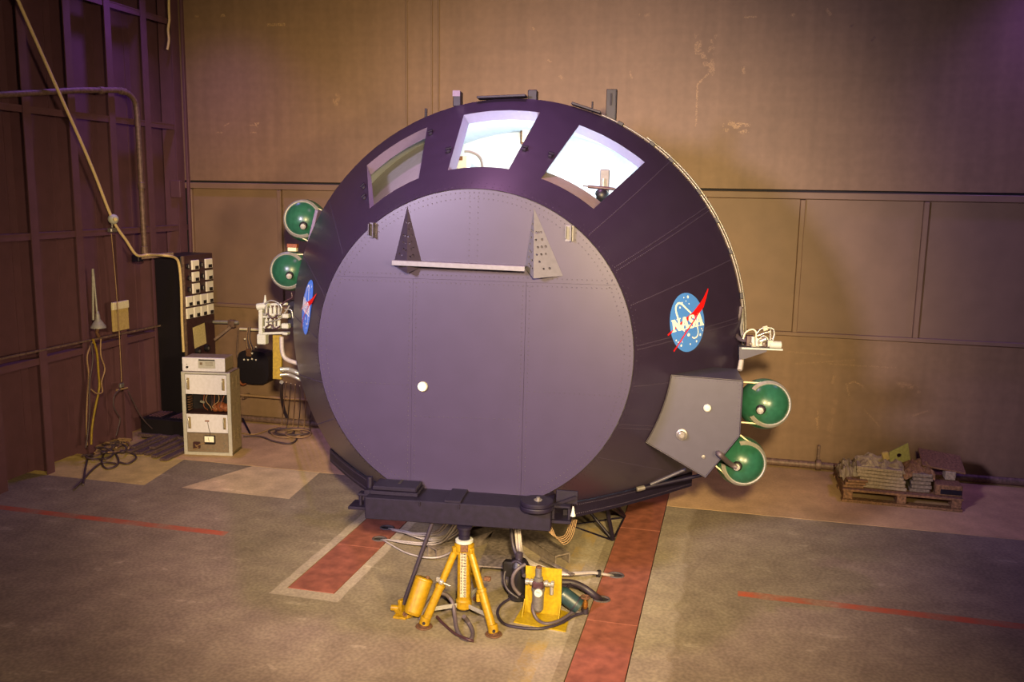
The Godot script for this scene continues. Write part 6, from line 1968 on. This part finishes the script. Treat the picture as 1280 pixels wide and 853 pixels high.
func floor_clutter() -> void:
	# coil of cable by the back wall
	var o := thing("cable_coil", "loose coil of brown cable on the floor by the back wall", "cable", on_y(356, 541))
	for k in 4:
		var pts: Array = []
		var c := Vector2(352 + k * 7.0, 540 + (k % 2) * 2.0)
		for i in 17:
			var a := TAU * i / 16.0 + k
			pts.append(on_y(c.x + cos(a) * (16 + 3 * (k % 3)), c.y + sin(a) * (4.0 + (k % 2)), 0.015 + 0.012 * k))
		make(MB.new().tube(spline(pts, 3), 0.011, 6), "turn", M.cable_dark if k % 2 == 0 else M.cable_tan, o)
	make(MB.new().tube(spline([on_y(304, 546, 0.012), on_y(325, 546, 0.012), on_y(342, 552, 0.012), on_y(362, 555, 0.012), on_y(371, 549, 0.012), on_y(366, 541, 0.02)]), 0.012, 6), "tail", M.cable_dark, o)
	make(MB.new().tube(spline([on_y(300, 541, 0.012), on_y(318, 543, 0.012), on_y(336, 537, 0.02), on_y(350, 533, 0.03)]), 0.010, 6), "tail", M.cable_tan, o)
	var pr := thing("pry_bar", "dark bar leaning from the low rack to the floor", "bar", on_y(313, 544))
	make(MB.new().bar(on_y(313, 543, 0.012), on_y(303, 523, 0.2), 0.02, 0.014), "shaft", M.frame_black, pr)
	# low dark battery crate with grilles
	var c0 := on_y(186, 533)
	o = thing("battery_crate", "low black crate with pale grille lids behind the low rack", "crate", Vector3(-6.75, 0, -9.72))
	make(MB.new().box(Vector3(-6.72, 0.13, -9.7), Vector3(0.62, 0.26, 0.36), 0.008), "crate", M.black_plastic, o)
	for k in 2:
		make(MB.new().box(Vector3(-6.86 + k * 0.3, 0.268, -9.7), Vector3(0.22, 0.016, 0.3), 0.003), "lid", M.frame_black, o)
		for i in 4:
			make(MB.new().box(Vector3(-6.93 + k * 0.3 + i * 0.045, 0.28, -9.7), Vector3(0.02, 0.01, 0.26), 0.002), "grille_bar", M.wall_side, o)
	make(MB.new().bar(Vector3(-7.05, 0.05, -9.5), Vector3(-6.3, 0.05, -9.5), 0.04, 0.04), "skid", M.timber, o)
	# loose planks on the floor
	var spots := [[152, 566, 236, 527, 0.02], [160, 565, 232, 537, 0.03], [172, 567, 236, 541, 0.03], [182, 568, 238, 546, 0.03], [192, 571, 240, 551, 0.03], [204, 575, 240, 558, 0.025], [166, 560, 205, 542, 0.06], [190, 560, 240, 536, 0.07]]
	for i in spots.size():
		var q: Array = spots[i]
		var a := on_y(q[0], q[1], q[4])
		var e := on_y(q[2], q[3], q[4])
		var pk := thing("floor_plank", "dusty purple brown plank in the loose heap between crate and low rack", "plank", (a + e) * 0.5 * Vector3(1, 0, 1), "planks on the floor by the rack")
		make(MB.new().bar(a, e, 0.055 + 0.02 * (i % 3), 0.03, Vector3.UP, 0.003), "board", M.timber, pk)
	# yellow sheets
	for q in [[[160, 553], [175, 553], [203, 561], [203, 566], [182, 568], [152, 562], "crumpled yellow paper sheet at the end of the planks", 0.006], [[142, 566], [160, 561], [182, 567], [180, 569], [158, 570], "flat yellow paper sheet beside the cable pile", 0.004]]:
		var poly := PackedVector2Array()
		for i in q.size() - 2:
			var p := on_y(q[i][0], q[i][1])
			poly.append(Vector2(p.x, p.z))
		var sh := make(MB.new().prism(poly, 0.003, Transform3D(Basis(Vector3(1, 0, 0), Vector3(0, 0, 1), Vector3(0, -1, 0)), Vector3(0, q[q.size() - 1], 0))), "paper_sheet", M.sheet_yellow)
		tag(sh, q[q.size() - 2], "paper")
	# cable pile
	o = thing("cable_pile", "tangled pile of purple brown cables at the foot of the studded wall", "cable", on_y(130, 568))
	rng.seed = 99
	for k in 9:
		var pts: Array = []
		var cx := 122.0 + rng.randf_range(-12, 18)
		var cy := 562.0 + rng.randf_range(-8, 6)
		var rx := rng.randf_range(14, 26)
		var ry := rng.randf_range(5, 9)
		for i in 15:
			var a := TAU * i / 14.0 * rng.randf_range(0.97, 1.03) + k
			var lp := on_y(cx + cos(a) * rx, cy + sin(a) * ry, 0.02 + 0.13 * rng.randf() * (1.0 - absf(cos(a)) * 0.6))
			lp.x = maxf(lp.x, -7.0)
			pts.append(lp)
		make(MB.new().tube(spline(pts, 4), 0.0115, 6), "loop", [M.cable_dark, M.cable_tan, M.timber][k % 3], o)
	for q in [[[128, 556], [140, 562], [148, 575], [145, 583], [133, 586], [127, 578], [131, 565]], [[150, 564], [165, 567], [170, 573], [160, 580], [148, 578]], [[145, 580], [128, 579], [115, 588], [104, 600], [92, 612]], [[110, 570], [106, 590], [104, 606]]]:
		var pts: Array = []
		for e in q: pts.append(on_y(e[0], e[1], 0.016))
		make(MB.new().tube(spline(pts, 5), 0.012, 6), "tail", M.cable_dark, o)

# ---- pallet with its load against the back wall
func pallet_load() -> void:
	var x0 := 1.19
	var zf := -9.54
	var Wd := 1.15
	var Dp := 0.92
	var P := func(x: float, y: float, z: float) -> Vector3:
		return Vector3(x0 + x, y, zf - z)
	var o := thing("wooden_pallet", "weathered wooden pallet against the foot of the back wall", "pallet", P.call(Wd * 0.5, 0, Dp * 0.5))
	for k in 3:
		make(MB.new().box(P.call(0.06 + k * (Wd - 0.12) * 0.5, 0.07, Dp * 0.5), Vector3(0.09, 0.085, Dp - 0.02), 0.004), "stringer", M.wood, o)
	for k in 3:
		make(MB.new().box(P.call(Wd * 0.5, 0.0135, 0.05 + k * (Dp - 0.1) * 0.5), Vector3(Wd, 0.025, 0.1), 0.003), "bottom_board", M.wood, o)
	for k in 7:
		make(MB.new().box(P.call(Wd * 0.5, 0.125, 0.055 + k * (Dp - 0.11) / 6.0), Vector3(Wd - rng.randf() * 0.03, 0.024, 0.115), 0.003), "deck_board", M.wood, o)
	var y := 0.138
	rng.seed = 5
	# pile of pale slabs
	for k in 6:
		var jx := rng.randf_range(-0.015, 0.015) + 0.012 * (5 - k)
		var s := thing("pale_slab", "pale fibre slab in the neat taller stack on the pallet", "slab", P.call(0.36 + jx, y + k * 0.037, 0.3), "slabs in the taller stack on the pallet")
		make(MB.new().box(P.call(0.36 + jx, y + 0.0175 + k * 0.037, 0.3), Vector3(0.44, 0.033, 0.42), 0.005, Basis(Vector3.UP, rng.randf_range(-0.03, 0.03) - 0.08)), "sheet", M.card_pale, s)
	for k in 5:
		var s := thing("grey_slab", "grey slab in the narrow stack on the pallet", "slab", P.call(0.76, y + k * 0.04, 0.3), "slabs in the narrow stack on the pallet")
		make(MB.new().box(P.call(0.76 + rng.randf_range(-0.015, 0.015), y + 0.019 + k * 0.04, 0.28), Vector3(0.19, 0.034, 0.38), 0.005, Basis(Vector3.UP, rng.randf_range(-0.05, 0.05))), "sheet", M.wood_grey, s)
	# crumpled sheets over the stacks
	crumple("crumpled_sheet", "crumpled tan sheet lying over the taller stack of slabs", P.call(0.38, y + 6 * 0.037 + 0.035, 0.32), Vector2(0.46, 0.42), 0.05, M.card_pale, 3)
	crumple("crumpled_sheet", "small crumpled brown wrapping on the narrow stack of slabs", P.call(0.74, y + 5 * 0.04 + 0.04, 0.3), Vector2(0.3, 0.4), 0.05, M.wood, 4)
	# sacks and broken boards at the end
	crumple("sagging_sack", "sagging grey purple sack at the end of the pallet beside the pale slabs", P.call(0.1, y + 0.17, 0.34), Vector2(0.24, 0.4), 0.06, M.rack_brown, 6)
	for k in 3:
		var s := thing("short_board", ["lowest", "middle", "topmost"][k] + " of three short brown boards stacked under the sagging sack", "board", P.call(0.11, y + 0.03 * k, 0.25), "short boards at the pallet end")
		make(MB.new().box(P.call(0.11 + 0.01 * k, y + 0.015 + 0.03 * k, 0.27), Vector3(0.2, 0.026, 0.44), 0.003, Basis(Vector3.UP, 0.05 * k)), "wood", M.wood, s)
	# olive plate with a hole, propped up
	var pq := PackedVector2Array()
	var zc := zf - 0.3
	for q in [[1111.5, 565.5], [1135, 554], [1138, 575], [1126, 579], [1112.5, 577.5]]:
		var p := on_z(q[0], q[1], zc)
		pq.append(Vector2(p.x, p.y))
	var hc := on_z(1124, 569.5, zc)
	var pn := thing("drilled_plate", "olive green cut plate with a round hole, propped on the pallet load", "plate", Vector3(hc.x, hc.y - 0.1, zc))
	var comb := CSGCombiner3D.new()
	comb.name = "plate"
	comb.transform = xf_of(pn).affine_inverse() * Transform3D(Basis.IDENTITY, Vector3(0, 0, zc))
	pn.add_child(comb, true)
	var pg := CSGPolygon3D.new()
	pg.name = "outline"
	pg.polygon = pq
	pg.depth = 0.02
	pg.material = M.card_green
	comb.add_child(pg)
	var cy := CSGCylinder3D.new()
	cy.name = "hole"
	cy.radius = 0.022
	cy.height = 0.2
	cy.sides = 16
	cy.operation = CSGShape3D.OPERATION_SUBTRACTION
	cy.material = M.card_green
	cy.transform = Transform3D(Basis(Vector3(1, 0, 0), PI / 2), Vector3(hc.x, hc.y, 0))
	comb.add_child(cy)
	make(MB.new().box(Vector3(hc.x - 0.13, hc.y - 0.02, zc - 0.01), Vector3(0.07, 0.09, 0.05), 0.01, Basis(Vector3(0, 0, 1), 0.3)), "tab", M.sheet_yellow, pn)
	# boards and carton farther along
	var bd := thing("warped_board", "wide warped brown board slanting over the end of the load", "board", P.call(0.98, y + 0.24, 0.4))
	make(MB.new().box(P.call(1.0, y + 0.26, 0.42), Vector3(0.42, 0.02, 0.36), 0.004, Basis(Vector3(0, 0, 1), -0.12) * Basis(Vector3(1, 0, 0), 0.25)), "board", M.wood, bd)
	var ct := thing("flat_carton", "low brown carton with a blue grey tape under the warped board", "carton", P.call(1.02, y, 0.22))
	make(MB.new().box(P.call(1.02, y + 0.055, 0.24), Vector3(0.25, 0.11, 0.36), 0.006), "box", M.wood, ct)
	make(MB.new().box(P.call(1.04, y + 0.04, 0.058), Vector3(0.2, 0.05, 0.006), 0.001), "tape", M.frame_black, ct)
	var cb := thing("small_block", "small pale block between the carton and the warped board", "block", P.call(1.06, y + 0.11, 0.3))
	make(MB.new().box(P.call(1.06, y + 0.16, 0.3), Vector3(0.1, 0.09, 0.14), 0.006), "block", M.card_pale, cb)

func crumple(called: String, label: String, c: Vector3, size: Vector2, amp: float, m: Material, seed_: int) -> void:
	var f := FastNoiseLite.new()
	f.seed = seed_
	f.frequency = 3.2
	f.fractal_octaves = 3
	var o := thing(called, label, "sheet" if called == "crumpled_sheet" else "sack", c - Vector3(0, amp, 0))
	var b := MB.new()
	var n := 18
	var H := func(i: int, j: int) -> Vector3:
		var u := float(i) / n - 0.5
		var v := float(j) / n - 0.5
		var edge := maxf(absf(u), absf(v)) * 2.0
		var fall := pow(edge, 5.0) * amp * 1.6
		return c + Vector3(u * size.x * (1.0 + 0.05 * f.get_noise_2d(v, 3.0)), f.get_noise_2d(u * 1.0 + 7.0, v * 1.0) * amp * 1.6 - fall, v * size.y * (1.0 + 0.05 * f.get_noise_2d(u, 8.0)))
	for i in n:
		for j in n:
			b.quad(H.call(i, j), H.call(i + 1, j), H.call(i + 1, j + 1), H.call(i, j + 1), Vector3.UP)
	for e in n:
		for q in [[e, 0, e + 1, 0, Vector3(0, 0, -1)], [e, n, e + 1, n, Vector3(0, 0, 1)], [0, e, 0, e + 1, Vector3(-1, 0, 0)], [n, e, n, e + 1, Vector3(1, 0, 0)]]:
			var p: Vector3 = H.call(q[0], q[1])
			var r: Vector3 = H.call(q[2], q[3])
			var lo := c.y - amp * 1.5
			b.quad(p, r, Vector3(r.x, lo, r.z), Vector3(p.x, lo, p.z), q[4])
	make(b, "folds", m, o)
